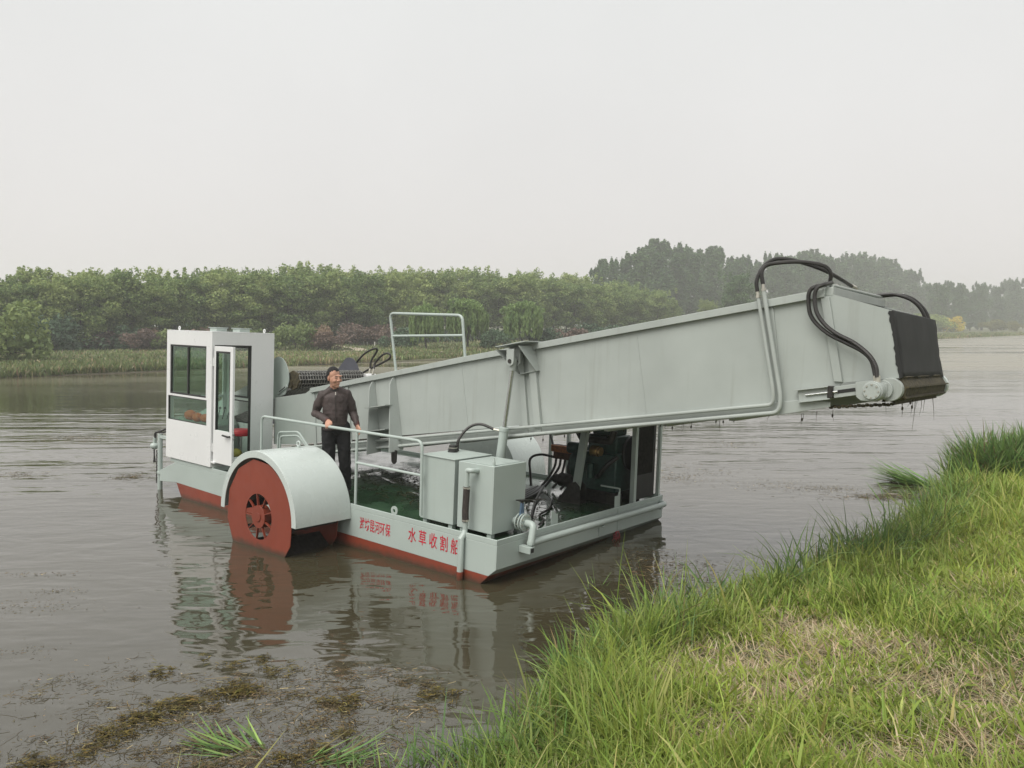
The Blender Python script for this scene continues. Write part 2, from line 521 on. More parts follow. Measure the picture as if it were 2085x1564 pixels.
def ground_material():
    m = bpy.data.materials.new('bank_soil_and_turf'); n, l = nt(m)
    p = n['Principled BSDF']
    tc = n.new('ShaderNodeTexCoord').outputs['Object']
    big = noise_node(n, l, tc, 0.16, 4)
    mid = noise_node(n, l, tc, 1.6, 6, 0.65)
    fine = noise_node(n, l, tc, 38, 5, 0.7)
    turf = ramp(n, l, mid, [(0.28, (0.055, 0.075, 0.022)), (0.50, (0.085, 0.105, 0.035)), (0.72, (0.17, 0.135, 0.075))])
    turf2 = ramp(n, l, big, [(0.35, (0.110, 0.140, 0.055)), (0.60, (0.180, 0.180, 0.085)), (0.75, (0.24, 0.20, 0.12))])
    col = mixc(n, l, 0.45, turf, turf2)
    col = mixc(n, l, maprange(n, l, fine, 0.35, 0.7, 0.0, 0.75), col, mixc(n, l, 0.55, col, (0.05, 0.042, 0.028)))
    sep = n.new('ShaderNodeSeparateXYZ'); l.new(tc, sep.inputs[0])
    wetf = maprange(n, l, sep.outputs[2], 0.0, 0.12, 1.0, 0.0)
    col = mixc(n, l, wetf, col, (0.050, 0.040, 0.026))
    l.new(col, p.inputs['Base Color']); p.inputs['Roughness'].default_value = 0.95
    b = n.new('ShaderNodeBump'); b.inputs['Strength'].default_value = 0.8; b.inputs['Distance'].default_value = 0.03
    l.new(fine, b.inputs['Height']); l.new(b.outputs[0], p.inputs['Normal'])
    return m
ground = link_mesh('ground', np_mesh('ground', np.stack([XX.ravel(), YY.ravel(), ZZ], 1), GF, smooth=True), ground_material())
tag(ground, kind='structure')

# ------------------------------------------------------------------ river
def water_material():
    m = bpy.data.materials.new('murky_river_water'); n, l = nt(m)
    p = n['Principled BSDF']
    tc = n.new('ShaderNodeTexCoord').outputs['Object']
    big = noise_node(n, l, mapping(n, l, tc, (0.09, 0.16, 1)), 1.0, 4, 0.6)
    col = ramp(n, l, big, [(0.30, (0.040, 0.034, 0.018)), (0.7, (0.066, 0.058, 0.035))])
    # mats of drowned weed farther out: brown, dull
    mat_ = noise_node(n, l, mapping(n, l, tc, (0.035, 0.13, 1), (0, 0, 0.55)), 1.0, 5, 0.65)
    sep = n.new('ShaderNodeSeparateXYZ'); l.new(tc, sep.inputs[0])
    def math_(op, a, b):
        q = n.new('ShaderNodeMath'); q.operation = op
        for i, s in enumerate((a, b)):
            if isinstance(s, (int, float)): q.inputs[i].default_value = s
            else: l.new(s, q.inputs[i])
        return q.outputs[0]
    far = maprange(n, l, sep.outputs[1], 27, 50, 0.0, 1.0)
    mf = math_('MULTIPLY', maprange(n, l, mat_, 0.36, 0.50, 0.10, 0.92), far)
    col = mixc(n, l, mf, col, (0.200, 0.180, 0.110))
    l.new(col, p.inputs['Base Color'])
    l.new(math_('MULTIPLY_ADD', mf, 0.25), p.inputs['Roughness'])
    p.inputs['Roughness'].links[0].from_node.inputs[2].default_value = 0.05
    p.inputs['IOR'].default_value = 2.0
    # long low waves in stirred zones, faint chop everywhere, slicks between
    stir = noise_node(n, l, mapping(n, l, tc, (0.07, 0.20, 1), (0, 0, 0.18)), 1.0, 2)
    amp = maprange(n, l, stir, 0.47, 0.66, 0.0, 0.8)
    for (wx, wy, rx_, ry_) in ((7.5, 16.5, 8.0, 5.0), (-13, 20, 11, 6.5), (-9, 13, 5, 3)):      # the wake still rocking round the boat
        mp = n.new('ShaderNodeMapping'); mp.vector_type = 'TEXTURE'
        mp.inputs['Location'].default_value = (wx, wy, 0); mp.inputs['Scale'].default_value = (rx_, ry_, 1)
        l.new(tc, mp.inputs['Vector'])
        gd = n.new('ShaderNodeTexGradient'); gd.gradient_type = 'SPHERICAL'; l.new(mp.outputs[0], gd.inputs[0])
        amp = math_('MAXIMUM', amp, maprange(n, l, gd.outputs[1], 0.0, 0.45, 0.0, 1.0))
    chop = noise_node(n, l, mapping(n, l, tc, (1.5, 3.4, 1), (0, 0, 0.10)), 1.0, 2, 0.5, 0.3)
    fine = noise_node(n, l, mapping(n, l, tc, (5.0, 12, 1), (0, 0, -0.1)), 1.0, 1, 0.5)
    streak = noise_node(n, l, mapping(n, l, tc, (0.42, 2.3, 1), (0, 0, -0.10)), 1.0, 2, 0.45, 0.9)
    streak2 = noise_node(n, l, mapping(n, l, tc, (0.20, 1.15, 1), (0, 0, 0.07)), 1.0, 1, 0.45, 0.6)
    ht = math_('ADD', math_('ADD', math_('MULTIPLY', math_('MULTIPLY', chop, maprange(n, l, sep.outputs[1], 9.0, 16.0, 1.15, 0.45)), 1.0), math_('MULTIPLY', math_('MULTIPLY', fine, maprange(n, l, stir, 0.40, 0.6, 0.25, 1.0)), 0.10)), math_('MULTIPLY', math_('MULTIPLY', math_('ADD', streak, math_('MULTIPLY', streak2, 1.3)), amp), 1.15))
    b = n.new('ShaderNodeBump'); b.inputs['Strength'].default_value = 1.0; b.inputs['Distance'].default_value = 0.016
    l.new(ht, b.inputs['Height']); l.new(b.outputs[0], p.inputs['Normal'])
    return m
water = link_mesh('river_water', np_mesh('river_water', [(-895, -115, 0), (895, -115, 0), (895, 1190, 0), (-895, 1190, 0)], [(0, 1, 2, 3)]), water_material())
tag(water, kind='structure')

# pale cart track on the far meadow
def ribbon(name, pts, width, m, lift=0.03):
    P = spline([(x, y, 0) for x, y in pts], 10)
    V = []
    for i, p in enumerate(P):
        t = (P[min(i + 1, len(P) - 1)] - P[max(i - 1, 0)]).normalized(); s = Vector((-t.y, t.x, 0)) * width * 0.5
        for q in (p - s, p + s): V.append((q.x, q.y, gz(q.x, q.y) + lift))
    F = [(2 * i, 2 * i + 1, 2 * i + 3, 2 * i + 2) for i in range(len(P) - 1)]
    return link_mesh(name, np_mesh(name, V, F, smooth=True), m)
pth = [tuple(at_z(u, v, 0.4)[:2]) for u, v in ((520, 722), (590, 719), (660, 717), (720, 714), (800, 716), (900, 717))]
tag(ribbon('path', pth, 1.0, M['concrete'], 0.06), kind='structure')
pth2 = [tuple(at_z(u, v, 0.4)[:2]) for u, v in ((690, 706), (712, 709), (740, 714.5))]
tag(ribbon('path', pth2, 1.2, M['concrete'], 0.08), kind='structure')

# ------------------------------------------------------------------ foliage
M['locust'] = leafmat('locust_leaves', (0.059, 0.109, 0.042), (0.184, 0.270, 0.086), (0.370, 0.438, 0.160), 0.35)
M['poplar'] = leafmat('poplar_leaves', (0.032, 0.075, 0.028), (0.067, 0.133, 0.050), (0.103, 0.176, 0.062), 0.25)
M['willow'] = leafmat('willow_leaves', (0.100, 0.178, 0.058), (0.190, 0.279, 0.095), (0.245, 0.345, 0.122), 0.3)
M['shrub_green'] = leafmat('shrub_leaves', (0.078, 0.130, 0.058), (0.179, 0.246, 0.091), (0.256, 0.316, 0.113), 0.3)
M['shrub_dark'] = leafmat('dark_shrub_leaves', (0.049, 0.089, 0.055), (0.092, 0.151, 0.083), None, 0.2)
M['shrub_brown'] = leafmat('bare_brown_twigs', (0.089, 0.065, 0.062), (0.154, 0.113, 0.097), (0.194, 0.138, 0.105), 0.15)
M['shrub_tan'] = leafmat('dry_tan_shrub', (0.179, 0.121, 0.085), (0.302, 0.206, 0.145), (0.330, 0.247, 0.165), 0.2)
M['shrub_lime'] = leafmat('lime_shrub_leaves', (0.179, 0.259, 0.050), (0.288, 0.370, 0.075), None, 0.35)
M['shrub_yellow'] = leafmat('yellow_shrub_leaves', (0.377, 0.428, 0.055), (0.628, 0.572, 0.063), (0.690, 0.508, 0.047), 0.35)
M['shrub_olive'] = leafmat('olive_shrub_leaves', (0.13, 0.15, 0.04), (0.20, 0.20, 0.06), None, 0.3)

def leaf_cloud(centers, radii, counts, size, r_, flat=0.0, hang=0.0, shell=0.55):
    """quads scattered in the outer part of ellipsoidal clumps"""
    C = np.repeat(np.asarray(centers, float), counts, 0); Rr = np.repeat(np.asarray(radii, float), counts, 0)
    n = len(C)
    d = r_.normal(size=(n, 3)); d /= np.linalg.norm(d, axis=1)[:, None]
    rad = shell + (1 - shell) * r_.random(n) ** 0.7
    rad *= np.where(r_.random(n) < 0.12, 1.15 + 0.25 * r_.random(n), 1.0)
    P = C + d * Rr * rad[:, None]
    nrm = r_.normal(size=(n, 3)) * (1 - flat) + d * 0.6 + np.array([0, 0, 0.7 + flat]); nrm /= np.linalg.norm(nrm, axis=1)[:, None]
    t = r_.normal(size=(n, 3)); t[:, 2] -= hang * 3
    t -= nrm * (t * nrm).sum(1)[:, None]; t /= np.linalg.norm(t, axis=1)[:, None]
    if hang:
        t = t * (1 - hang) + np.array([0, 0, -1.0]) * hang; t /= np.linalg.norm(t, axis=1)[:, None]
    b = np.cross(nrm, t); b /= np.linalg.norm(b, axis=1)[:, None]
    s = size[0] + (size[1] - size[0]) * r_.random(n)
    asp = 0.5 + 0.35 * r_.random(n) if not hang else 0.30 + 0.14 * r_.random(n)
    T, B = t * s[:, None] * 0.5, b * (s * asp)[:, None] * 0.5
    V = np.stack([P - T - B * 0.6, P - T * 0.1 + B * -1.0, P + T, P - T * 0.1 + B], 1).reshape(-1, 3)
    return V, np.arange(n * 4).reshape(-1, 4)

def limb_mesh(name, H, r0, tips, r_, lean=0.15):
    mb = MB()
    top = Vector((r_.normal() * lean, r_.normal() * lean, H))
    tr = [Vector((0, 0, -0.3)), Vector((r_.normal() * 0.05, r_.normal() * 0.05, H * 0.3)), top * 0.65 + Vector((0, 0, 0)), top]
    mb.tube(spline(tr, 4), [r0 * (1.0 - 0.85 * i / 12) for i in range(13)], 7)
    for tp in tips:
        tp = Vector(tp); h = max(0.25 * H, min(tp.z - 0.8, H * 0.8)); f = h / H
        a = top * f
        mid = a * 0.5 + tp * 0.5 + Vector((0, 0, -0.15))
        mb.tube([a, mid, tp], [r0 * 0.42 * (1 - f * 0.5), r0 * 0.25, r0 * 0.06], 5, caps=False)
    me = bpy.data.meshes.new(name); me.from_pydata(mb.v, [], mb.f)
    me.polygons.foreach_set('use_smooth', np.ones(len(me.polygons), dtype=bool))
    me.materials.append(M['bark'])
    return me

def crown_locust(H, W, k, seed):
    r_ = np.random.default_rng(seed)
    cs, rs = [], []
    for i in range(k):
        z = H * (0.26 + 0.70 * (i + r_.random()) / k)
        prof = math.sin(math.pi * min(1, (z / H - 0.12) / 0.95)) ** 0.6
        a = r_.random() * 6.283; rr = W * prof * (0.35 + 0.65 * r_.random())
        cs.append((rr * math.cos(a), rr * math.sin(a), z)); q = 0.75 + 0.5 * r_.random()
        rs.append((q * 1.05, q * 1.05, q * 0.62))
    return cs, rs, r_

def make_variants(kind, n):
    out = []
    for i in range(n):
        if kind == 'locust':
            H = 9.0
            cs, rs, r_ = crown_locust(H, 2.3, 34, 100 + i)
            V, F = leaf_cloud(cs, rs, 250, (0.18, 0.38), r_)
            # thin sprays standing out of the top
            sp = [(r_.normal() * 1.3, r_.normal() * 1.3, H * (0.93 + 0.10 * r_.random())) for _ in range(12)]
            V2, F2 = leaf_cloud(sp, [(0.28, 0.28, 0.55)] * 12, 36, (0.18, 0.36), r_)
            V, F = np.concatenate([V, V2]), np.concatenate([F, F2 + len(V)])
            tips, mat, tr = cs[::2], M['locust'], 0.13
        elif kind == 'poplar':
            r_ = np.random.default_rng(200 + i); H = 25.0
            cs, rs = [], []
            for j in range(46):
                z = H * (0.14 + 0.80 * (j + r_.random()) / 46)
                prof = (0.45 + 0.55 * math.sin(math.pi * min(1, z / H))) if z < H * 0.75 else max(0.10, (1 - z / H) * 2.6)
                a = r_.random() * 6.283; rr = 3.9 * prof * (0.2 + 0.8 * r_.random())
                cs.append((rr * math.cos(a), rr * math.sin(a), z)); q = 1.15 + 0.8 * r_.random()
                rs.append((q * 0.95, q * 0.85, q * 1.5))
            for j in range(10):   # upright shoots
                cs.append((r_.normal() * 1.8, r_.normal() * 1.8, H * (0.90 + 0.10 * r_.random()))); rs.append((0.45, 0.45, 1.5))
            V, F = leaf_cloud(cs, rs, 120, (0.5, 1.05), r_)
            tips, mat, tr = cs[:-10:3], M['poplar'], 0.28
        elif kind == 'willow':
            r_ = np.random.default_rng(300 + i); H = 4.6
            cs, rs = [], []
            for j in range(190):
                a = r_.random() * 6.283; rr = 2.0 * math.sqrt(r_.random())
                top = H * (0.98 - 0.30 * (rr / 2.0) ** 2) - 0.25 * r_.random()
                ln = (0.55 + 0.45 * r_.random()) * (top - 0.55) * (0.55 + 0.45 * rr / 2.0)
                cs.append((rr * math.cos(a), rr * math.sin(a), top - ln / 2)); rs.append((0.17, 0.17, ln / 2))
            V, F = leaf_cloud(cs, rs, 46, (0.25, 0.55), r_, hang=0.85, shell=0.1)
            cc = [(r_.normal() * 0.8, r_.normal() * 0.8, H * (0.72 + 0.16 * r_.random())) for _ in range(14)]
            V2, F2 = leaf_cloud(cc, [(0.75, 0.75, 0.42)] * 14, 120, (0.15, 0.32), r_)
            V, F = np.concatenate([V, V2]), np.concatenate([F, F2 + len(V)])
            tips, mat, tr = cc[:8], M['willow'], 0.12
        else:
            r_ = np.random.default_rng(400 + i); H = 2.0
            cs, rs = [], []
            for j in range(20):
                a = r_.random() * 6.283; rr = 1.15 * math.sqrt(r_.random())
                z = H * (0.18 + 0.66 * r_.random() * (1.0 - 0.4 * rr / 1.15))
                cs.append((rr * math.cos(a), rr * math.sin(a), z)); q = 0.30 + 0.22 * r_.random(); rs.append((q, q, q * 0.85))
            V, F = leaf_cloud(cs, rs, 120, (0.09, 0.22), r_)
            tips, mat, tr = cs[::3], M['shrub_green'], 0.04
        cm = np_mesh(kind + '_crown', V, F); cm.materials.append(mat)
        tm = limb_mesh(kind + '_trunk', H * (0.86 if kind != 'shrub' else 0.6), tr, tips, r_)
        out.append((tm, cm))
    return out

VAR = {k: make_variants(k, n) for k, n in (('locust', 5), ('poplar', 3), ('willow', 3), ('shrub', 4))}
FOL_RNG = np.random.default_rng(77)

def tree(kind, name, x, y, sx, sz, label, cat, group=None, mat=None, variant=None):
    i = int(FOL_RNG.integers(len(VAR[kind]))) if variant is None else variant
    tm, cm = VAR[kind][i]
    o = empty(name, (x, y, gz(x, y) - 0.02), FOL_RNG.random() * 6.283)
    o.scale = (sx, sx, sz)
    t = bpy.data.objects.new('trunk', tm); COL.objects.link(t); t.parent = o
    c = bpy.data.objects.new('crown', cm); COL.objects.link(c); c.parent = o
    if mat is not None:
        c.material_slots[0].link = 'OBJECT'; c.material_slots[0].material = mat
    tag(o, label, cat, group)
    return o

SHD = Vector((0.7175, 0.6966, 0))          # along the far shore
SHN = Vector((-0.6966, 0.7175, 0))         # inland on the far side
def far_pt(u, s):
    """place on the far bank: bearing of u, s metres inland of the shore line"""
    k = (u - 1042.5) / FOCAL
    y = (s + 65 * SHN.y) / (SHN.y + SHN.x * k)
    return k * y, y

# the long row of leafy trees
def row_top(u):
    return float(np.interp(u, (-250, 0, 150, 300, 420, 600, 760, 950, 1100, 1180, 1260, 1340, 1400), (588, 566, 553, 550, 546, 541, 550, 549, 556, 564, 577, 592, 606)))
u = -230.0
k = 0
while u < 1385:
    for row, ds in ((0, 33.0), (1, 37.5)):
        uu = u + (0 if row == 0 else 18) + FOL_RNG.normal() * 6
        x, y = far_pt(uu, ds + FOL_RNG.normal() * 0.8)
        h = (660 - row_top(uu) + FOL_RNG.normal() * 5 + (-5 if row else -13)) * y / FOCAL + CAM_H - gz(x, y)
        if uu < 1345 or row == 0:
            tree('locust', 'locust_tree', x, y, h / 9.3 * (0.95 + 0.25 * FOL_RNG.random()), h / 9.3,
                 'leafy green tree in the long even row on the far bank', 'tree', 'row of leafy trees on the far bank')
    u += 3.4 * FOCAL / y * 0.74
    k += 1

# hazy poplars beyond
def pop_top(u):
    return float(np.interp(u, (1200, 1240, 1290, 1335, 1400, 1460, 1500, 1560, 1610, 1700, 1790, 1850, 1885, 1930, 2000, 2085, 2200), (560, 540, 518, 508, 503, 510, 530, 522, 520, 516, 532, 552, 585, 572, 578, 582, 590)))
u = 1212.0
while u < 2190:
    for row in (0, 1):
        uu = u + row * 14 + FOL_RNG.normal() * 7
        s_ = (62 if uu < 1880 else 34) + row * 9
        x, y = far_pt(uu, s_)
        h = (660 - pop_top(uu) + FOL_RNG.normal() * 6 - (0 if row else 8)) * y / FOCAL + CAM_H - gz(x, y)
        tree('poplar', 'poplar_tree', x, y, h / 25.0 * (0.95 + 0.3 * FOL_RNG.random()), h / 25.5,
             'tall blue-grey poplar in the hazy stand behind the raised conveyor', 'tree', 'poplars in the haze')
    u += 4.6 * FOCAL / y * (0.9 + 0.2 * FOL_RNG.random())

def at_ground(u, v, z=0.4):
    p = at_z(u, v, z)
    for _ in range(3):
        p = at_z(u, v, gz(p.x, p.y))
    return p

# middle green trees in front of the poplars
for uu, vv, top, lab in ((1440, 700, 612, 'low rounded tree above the middle of the conveyor edge'), (1500, 698, 560, 'pale green young poplar left of the black hose loop')):
    x, y = far_pt(uu, 24)
    h = (660 - top) * y / FOCAL + CAM_H - gz(x, y)
    tree('locust', 'young_tree', x, y, h / 9.3, h / 9.3, lab, 'tree', mat=M['shrub_green' if uu < 1450 else 'poplar'])

# willows
for uu, vv, top, wid, lab in ((868, 714, 613, 76, 'weeping willow on the far bank inside the raised guard rail'),
                              (952, 717, 612, 96, 'wide weeping willow at the right post of the raised guard rail'),
                              (1066, 717, 615, 88, 'narrow weeping willow standing alone above the lift cylinder')):
    p = at_ground(uu, vv); h = (vv - top) * p.y / FOCAL
    tree('willow', 'willow_tree', p.x, p.y, wid * p.y / FOCAL / 4.5, h / 4.6, lab, 'willow tree')

# shrubs under the trees: (u, v base, height px, width px, material, label)
SH = [
    (15, 738, 135, 150, 'shrub_green', 'big loose green bush cut by the left picture edge'),
    (95, 716, 78, 110, 'shrub_dark', 'dark green bush right of the big loose bush'),
    (150, 712, 62, 90, 'shrub_green', 'mid green bush among the dark bushes left of the white cab'),
    (120, 690, 62, 110, 'shrub_dark', 'dim bush at the foot of the tree row, far left'),
    (205, 702, 62, 120, 'shrub_lime', 'lime green bush above the brown thicket'),
    (170, 710, 46, 90, 'shrub_brown', 'leafless brown thicket left of the reddish bush'),
    (180, 711, 56, 50, 'shrub_brown', 'reddish brown bush sticking up in the thicket'),
    (225, 711, 48, 90, 'shrub_brown', 'leafless brown thicket below the lime green bush'),
    (255, 712, 52, 70, 'shrub_dark', 'dark low bush between brown thickets'),
    (262, 707, 52, 60, 'shrub_tan', 'dry tan bush left of the white cab'),
    (290, 714, 50, 80, 'shrub_brown', 'brown bush partly behind the white cab'),
    (318, 710, 44, 60, 'shrub_tan', 'dry straw-coloured bush touching the cab roof line'),
    (345, 712, 46, 70, 'shrub_green', 'green bush behind the front of the cab'),
    (420, 712, 46, 90, 'shrub_brown', 'brown bush seen above the cab roof'),
    (470, 712, 46, 90, 'shrub_dark', 'dark bush behind the cab roof'),
    (540, 713, 48, 80, 'shrub_green', 'green bush at the right edge of the cab roof'),
    (600, 712, 60, 80, 'shrub_green', 'leafy green bush left of the pinkish dry bush'),
    (648, 711, 52, 54, 'shrub_tan', 'pinkish dry bush above the standing man'),
    (672, 712, 40, 64, 'shrub_brown', 'round grey-brown bush above the standing man'),
    (725, 702, 50, 70, 'shrub_brown', 'brown undergrowth left of the raised guard rail'),
    (770, 702, 46, 70, 'shrub_brown', 'brown undergrowth at the left post of the guard rail'),
    (815, 706, 44, 70, 'shrub_dark', 'dark undergrowth behind the left guard rail post'),
    (1010, 712, 46, 60, 'shrub_dark', 'dark undergrowth between two willows'),
    (1110, 708, 44, 60, 'shrub_dark', 'dark undergrowth right of the lone willow'),
    (1160, 706, 42, 70, 'shrub_brown', 'brown undergrowth above the conveyor right of the willow'),
    (1215, 702, 48, 80, 'shrub_dark', 'dark undergrowth below the last leafy trees'),
    (1885, 676, 40, 60, 'shrub_lime', 'yellow-green bush behind the black rubber flap'),
    (1912, 676, 38, 52, 'shrub_lime', 'yellow-green bush left of the golden bush'),
    (1938, 676, 34, 40, 'shrub_yellow', 'golden yellow bush right of the black rubber flap'),
    (1922, 672, 32, 28, 'shrub_yellow', 'yellow bush peeping over the golden bush'),
    (2022, 675, 27, 44, 'shrub_olive', 'round olive bush on the far shore right of the golden bush'),
    (2066, 675, 24, 26, 'shrub_olive', 'small olive bush at the right picture edge'),
]
for uu, vv, hp, wp, mk, lab in SH:
    p = at_ground(uu, vv)
    tree('shrub', 'shrub', p.x, p.y, wp * p.y / FOCAL / 2.3, hp * p.y / FOCAL / 1.72, lab, 'bush', mat=M[mk])

# undergrowth that reads as one dark mass below the row of trees
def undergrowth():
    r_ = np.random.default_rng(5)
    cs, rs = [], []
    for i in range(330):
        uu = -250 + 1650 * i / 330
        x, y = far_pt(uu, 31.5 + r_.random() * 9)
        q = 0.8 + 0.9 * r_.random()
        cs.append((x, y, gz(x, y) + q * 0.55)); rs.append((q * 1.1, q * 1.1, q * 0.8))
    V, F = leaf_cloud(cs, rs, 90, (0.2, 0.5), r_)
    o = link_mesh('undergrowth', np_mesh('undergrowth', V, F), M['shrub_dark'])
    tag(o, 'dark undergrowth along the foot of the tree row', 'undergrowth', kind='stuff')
undergrowth()

# limewashed trunks of saplings
for i, (uu, vv, hp) in enumerate(((157, 711, 6), (187, 711, 8), (241, 711, 7), (741, 704, 8), (748, 704, 7), (763, 705, 9), (772, 704, 8), (787, 704, 8))):
    p = at_ground(uu, vv); h = hp * p.y / FOCAL
    o = empty('sapling', (p.x, p.y, gz(p.x, p.y) - 0.05))
    MB().cyl((0, 0, 0), (0, 0, h * 1.1), 0.075, 0.065, 8).build('limewashed_base', M['limed'], o)
    MB().tube([(0, 0, h * 1.1), (0.03, 0, h * 2.0), (0.0, 0.05, h * 3.6)], [0.06, 0.045, 0.02], 6).build('trunk', M['bark'], o)
    tag(o, 'slim sapling with limewashed white base on the far meadow', 'sapling', 'limewashed saplings')

# ------------------------------------------------------------------ blades (grass, reeds)
def blades(P, h, w, lean, az, curl, r_, jitter=0.15):
    """P (n,3) roots; returns verts, quads: three-segment curved blades"""
    n = len(P)
    fwd = np.stack([np.cos(az), np.sin(az), np.zeros(n)], 1)
    tw = az + math.pi / 2 + r_.normal(size=n) * 0.6
    side = np.stack([np.cos(tw), np.sin(tw), np.zeros(n)], 1)
    V = np.empty((n, 8, 3))
    for i, (t, ww) in enumerate(((0, 0.75), (0.38, 1.0), (0.74, 0.7), (1.0, 0.06))):
        ang = lean + curl * t
        reach = h * t
        c = P + fwd * (np.sin(ang) * reach)[:, None] + np.array([0, 0, 1.0]) * (np.cos(ang) * reach)[:, None]
        V[:, 2 * i] = c - side * (w * ww * 0.5)[:, None]
        V[:, 2 * i + 1] = c + side * (w * ww * 0.5)[:, None]
    b = np.arange(n)[:, None] * 8
    F = np.stack([b + np.array([0, 1, 3, 2]), b + np.array([2, 3, 5, 4]), b + np.array([4, 5, 7, 6])], 1).reshape(-1, 4)
    return V.reshape(-1, 3), F

def blade_colors(cols, r_, var=0.18):
    n = len(cols)
    c = cols * (1 + var * r_.normal(size=(n, 1))) * (1 + 0.06 * r_.normal(size=(n, 3)))
    return np.concatenate([np.repeat(np.clip(c, 0.004, 1), 8, 0), np.ones((n * 8, 1))], 1)

M['blade'] = leafmat('grass_blades', None, None, None, 0.35, vcol=True, rough=0.5)

# meadow and reed fringe on the far bank
def far_meadow():
    r_ = np.random.default_rng(21)
    n = 60000
    uu = r_.uniform(-150, 2150, n); ss = r_.random(n) ** 1.6 * 30
    k_ = (uu - 1042.5) / FOCAL
    y = (ss + 65 * SHN.y) / (SHN.y + SHN.x * k_); x = k_ * y
    df = -poly_dist(np.stack([x, y], 1), FAR_SHORE)
    keep = (df > -0.6) & (y < 210) & ((df < 14) | (r_.random(n) < 0.5))
    x, y, df = x[keep], y[keep], df[keep]
    n = len(x)
    z = np.maximum(ground_z(x, y), -0.05)
    tall = np.where(df < 4, 0.42, 0.26) * (0.6 + 0.7 * vnoise(x * 0.2, y * 0.2, 9))
    h = tall * (0.6 + 0.8 * r_.random(n))
    V, F = blades(np.stack([x, y, z - 0.03], 1), h, 0.035 + y * 0.0009 + 0.02 * r_.random(n), 0.05 + 0.3 * r_.random(n), r_.random(n) * 6.283, 0.5 * r_.random(n), r_)
    mixn = vnoise(x * 0.13, y * 0.13, 12)[:, None]
    dry = (r_.random((n, 1)) < 0.14 + 0.3 * (mixn > 0.6))
    cols = np.where(dry, np.array([[0.33, 0.285, 0.17]]), np.array([[0.190, 0.235, 0.095]]) * (0.7 + 0.6 * mixn))
    o = link_mesh('meadow_grass', np_mesh('meadow_grass', V, F, blade_colors(cols, r_)), M['blade'])
    tag(o, 'tall grass and reeds along the far waterline', 'grass', kind='stuff')
far_meadow()

# ================================================================== THE WEED HARVESTER
# boat frame: x towards the stern, y across to the far side, z up; origin on the near stern corner of the gunwale
BR = Matrix(((0.773607, 0.632623, 0.036329), (-0.633522, 0.773379, 0.023124), (-0.013468, -0.040904, 0.999072)))
BO = Vector((-0.15794, 7.84614, CAM_H - 2.26911))
boat = empty('weed_harvester_boat')
boat.matrix_world = Matrix.Translation(BO) @ BR.to_4x4()
tag(boat, 'grey-green weed harvesting boat with raised conveyor, white cab and red paddle wheel', 'boat')
def b2w(p):
    return BO + BR @ Vector(p)

P_, PC, PW = M['paint'], M['paint_conv'], M['paint_wheel']
HW = 3.64            # hull width

# ---- hull
hull = MB()
up_main = [(0, -0.06), (0, -0.318), (-0.105, -0.405), (-5.3, -0.392), (-5.3, -0.06)]
hull.prism_y(up_main, 0, HW)
bow = [(-5.3, -0.06), (-5.3, -0.392), (-6.80, -0.375), (-7.35, -0.43), (-7.34, -0.244), (-6.86, -0.06)]
hull.prism_y(bow, 0, 1.12); hull.prism_y(bow, 2.72, HW)
hull.box(-6.86, 0.0, 0.0, 0.022, -0.0595, 0.0)                 # gunwale lips
hull.box(-6.86, 0.0, HW - 0.022, HW, -0.0595, 0.0)
hull.box(-0.022, 0.0, 0.0225, HW - 0.0225, -0.0595, -0.001)
hull.cur = 1
low_main = [(-0.107, -0.4055), (-0.36, -0.66), (-0.6, -0.85), (-5.3, -0.85), (-5.3, -0.3925)]
hull.prism_y(low_main, 0.001, HW - 0.001)
low_bow = [(-5.3, -0.3925), (-5.3, -0.85), (-6.25, -0.85), (-6.56, -0.68), (-6.79, -0.376)]
hull.prism_y(low_bow, 0.001, 1.119); hull.prism_y(low_bow, 2.721, HW - 0.001)
hull_o = hull.build('hull', [P_, M['red']], boat, 0.004)
MB().box(-6.84, -0.024, 0.024, HW - 0.024, -0.06, -0.05).build('deck', M['deck'], boat)
# stern plate seams and doubler
s = MB()
for yy in (1.98, 2.42):
    s.box(0.0015, 0.008, yy, yy + 0.09, -0.30, -0.02)
s.build('stern_doubler', P_, hull_o, 0.002)
# lifting lug on the near gunwale
def lug(x, y, z, name='lifting_lug', parent=boat, r=0.055, t=0.012, hole=0.022):
    pts = [(x - r, z)] + [(x + r * math.cos(a), z + 0.05 + r * math.sin(a)) for a in np.linspace(math.pi, 0, 9)] + [(x + r, z)]
    bm_o = MB(); n = 20
    outer = [(x + r * math.cos(a), max(z, z + 0.05 + r * math.sin(a))) for a in np.linspace(0, 2 * math.pi, n, endpoint=False)]
    inner = [(x + hole * math.cos(a), z + 0.05 + hole * math.sin(a)) for a in np.linspace(0, 2 * math.pi, n, endpoint=False)]
    vs = [(p[0], yy, p[1]) for yy in (y - t / 2, y + t / 2) for p in outer + inner]
    fs = []
    for i in range(n):
        j = (i + 1) % n
        fs += [(i, j, n + j, n + i), (2 * n + j, 2 * n + i, 3 * n + i, 3 * n + j), (i, 2 * n + i, 2 * n + j, j), (n + j, 3 * n + j, 3 * n + i, n + i)]
    bm_o.add(vs, fs)
    return bm_o.build(name, P_, parent)
lug(-1.605, 0.008, -0.005)
lug(-1.605, HW - 0.01, -0.005)

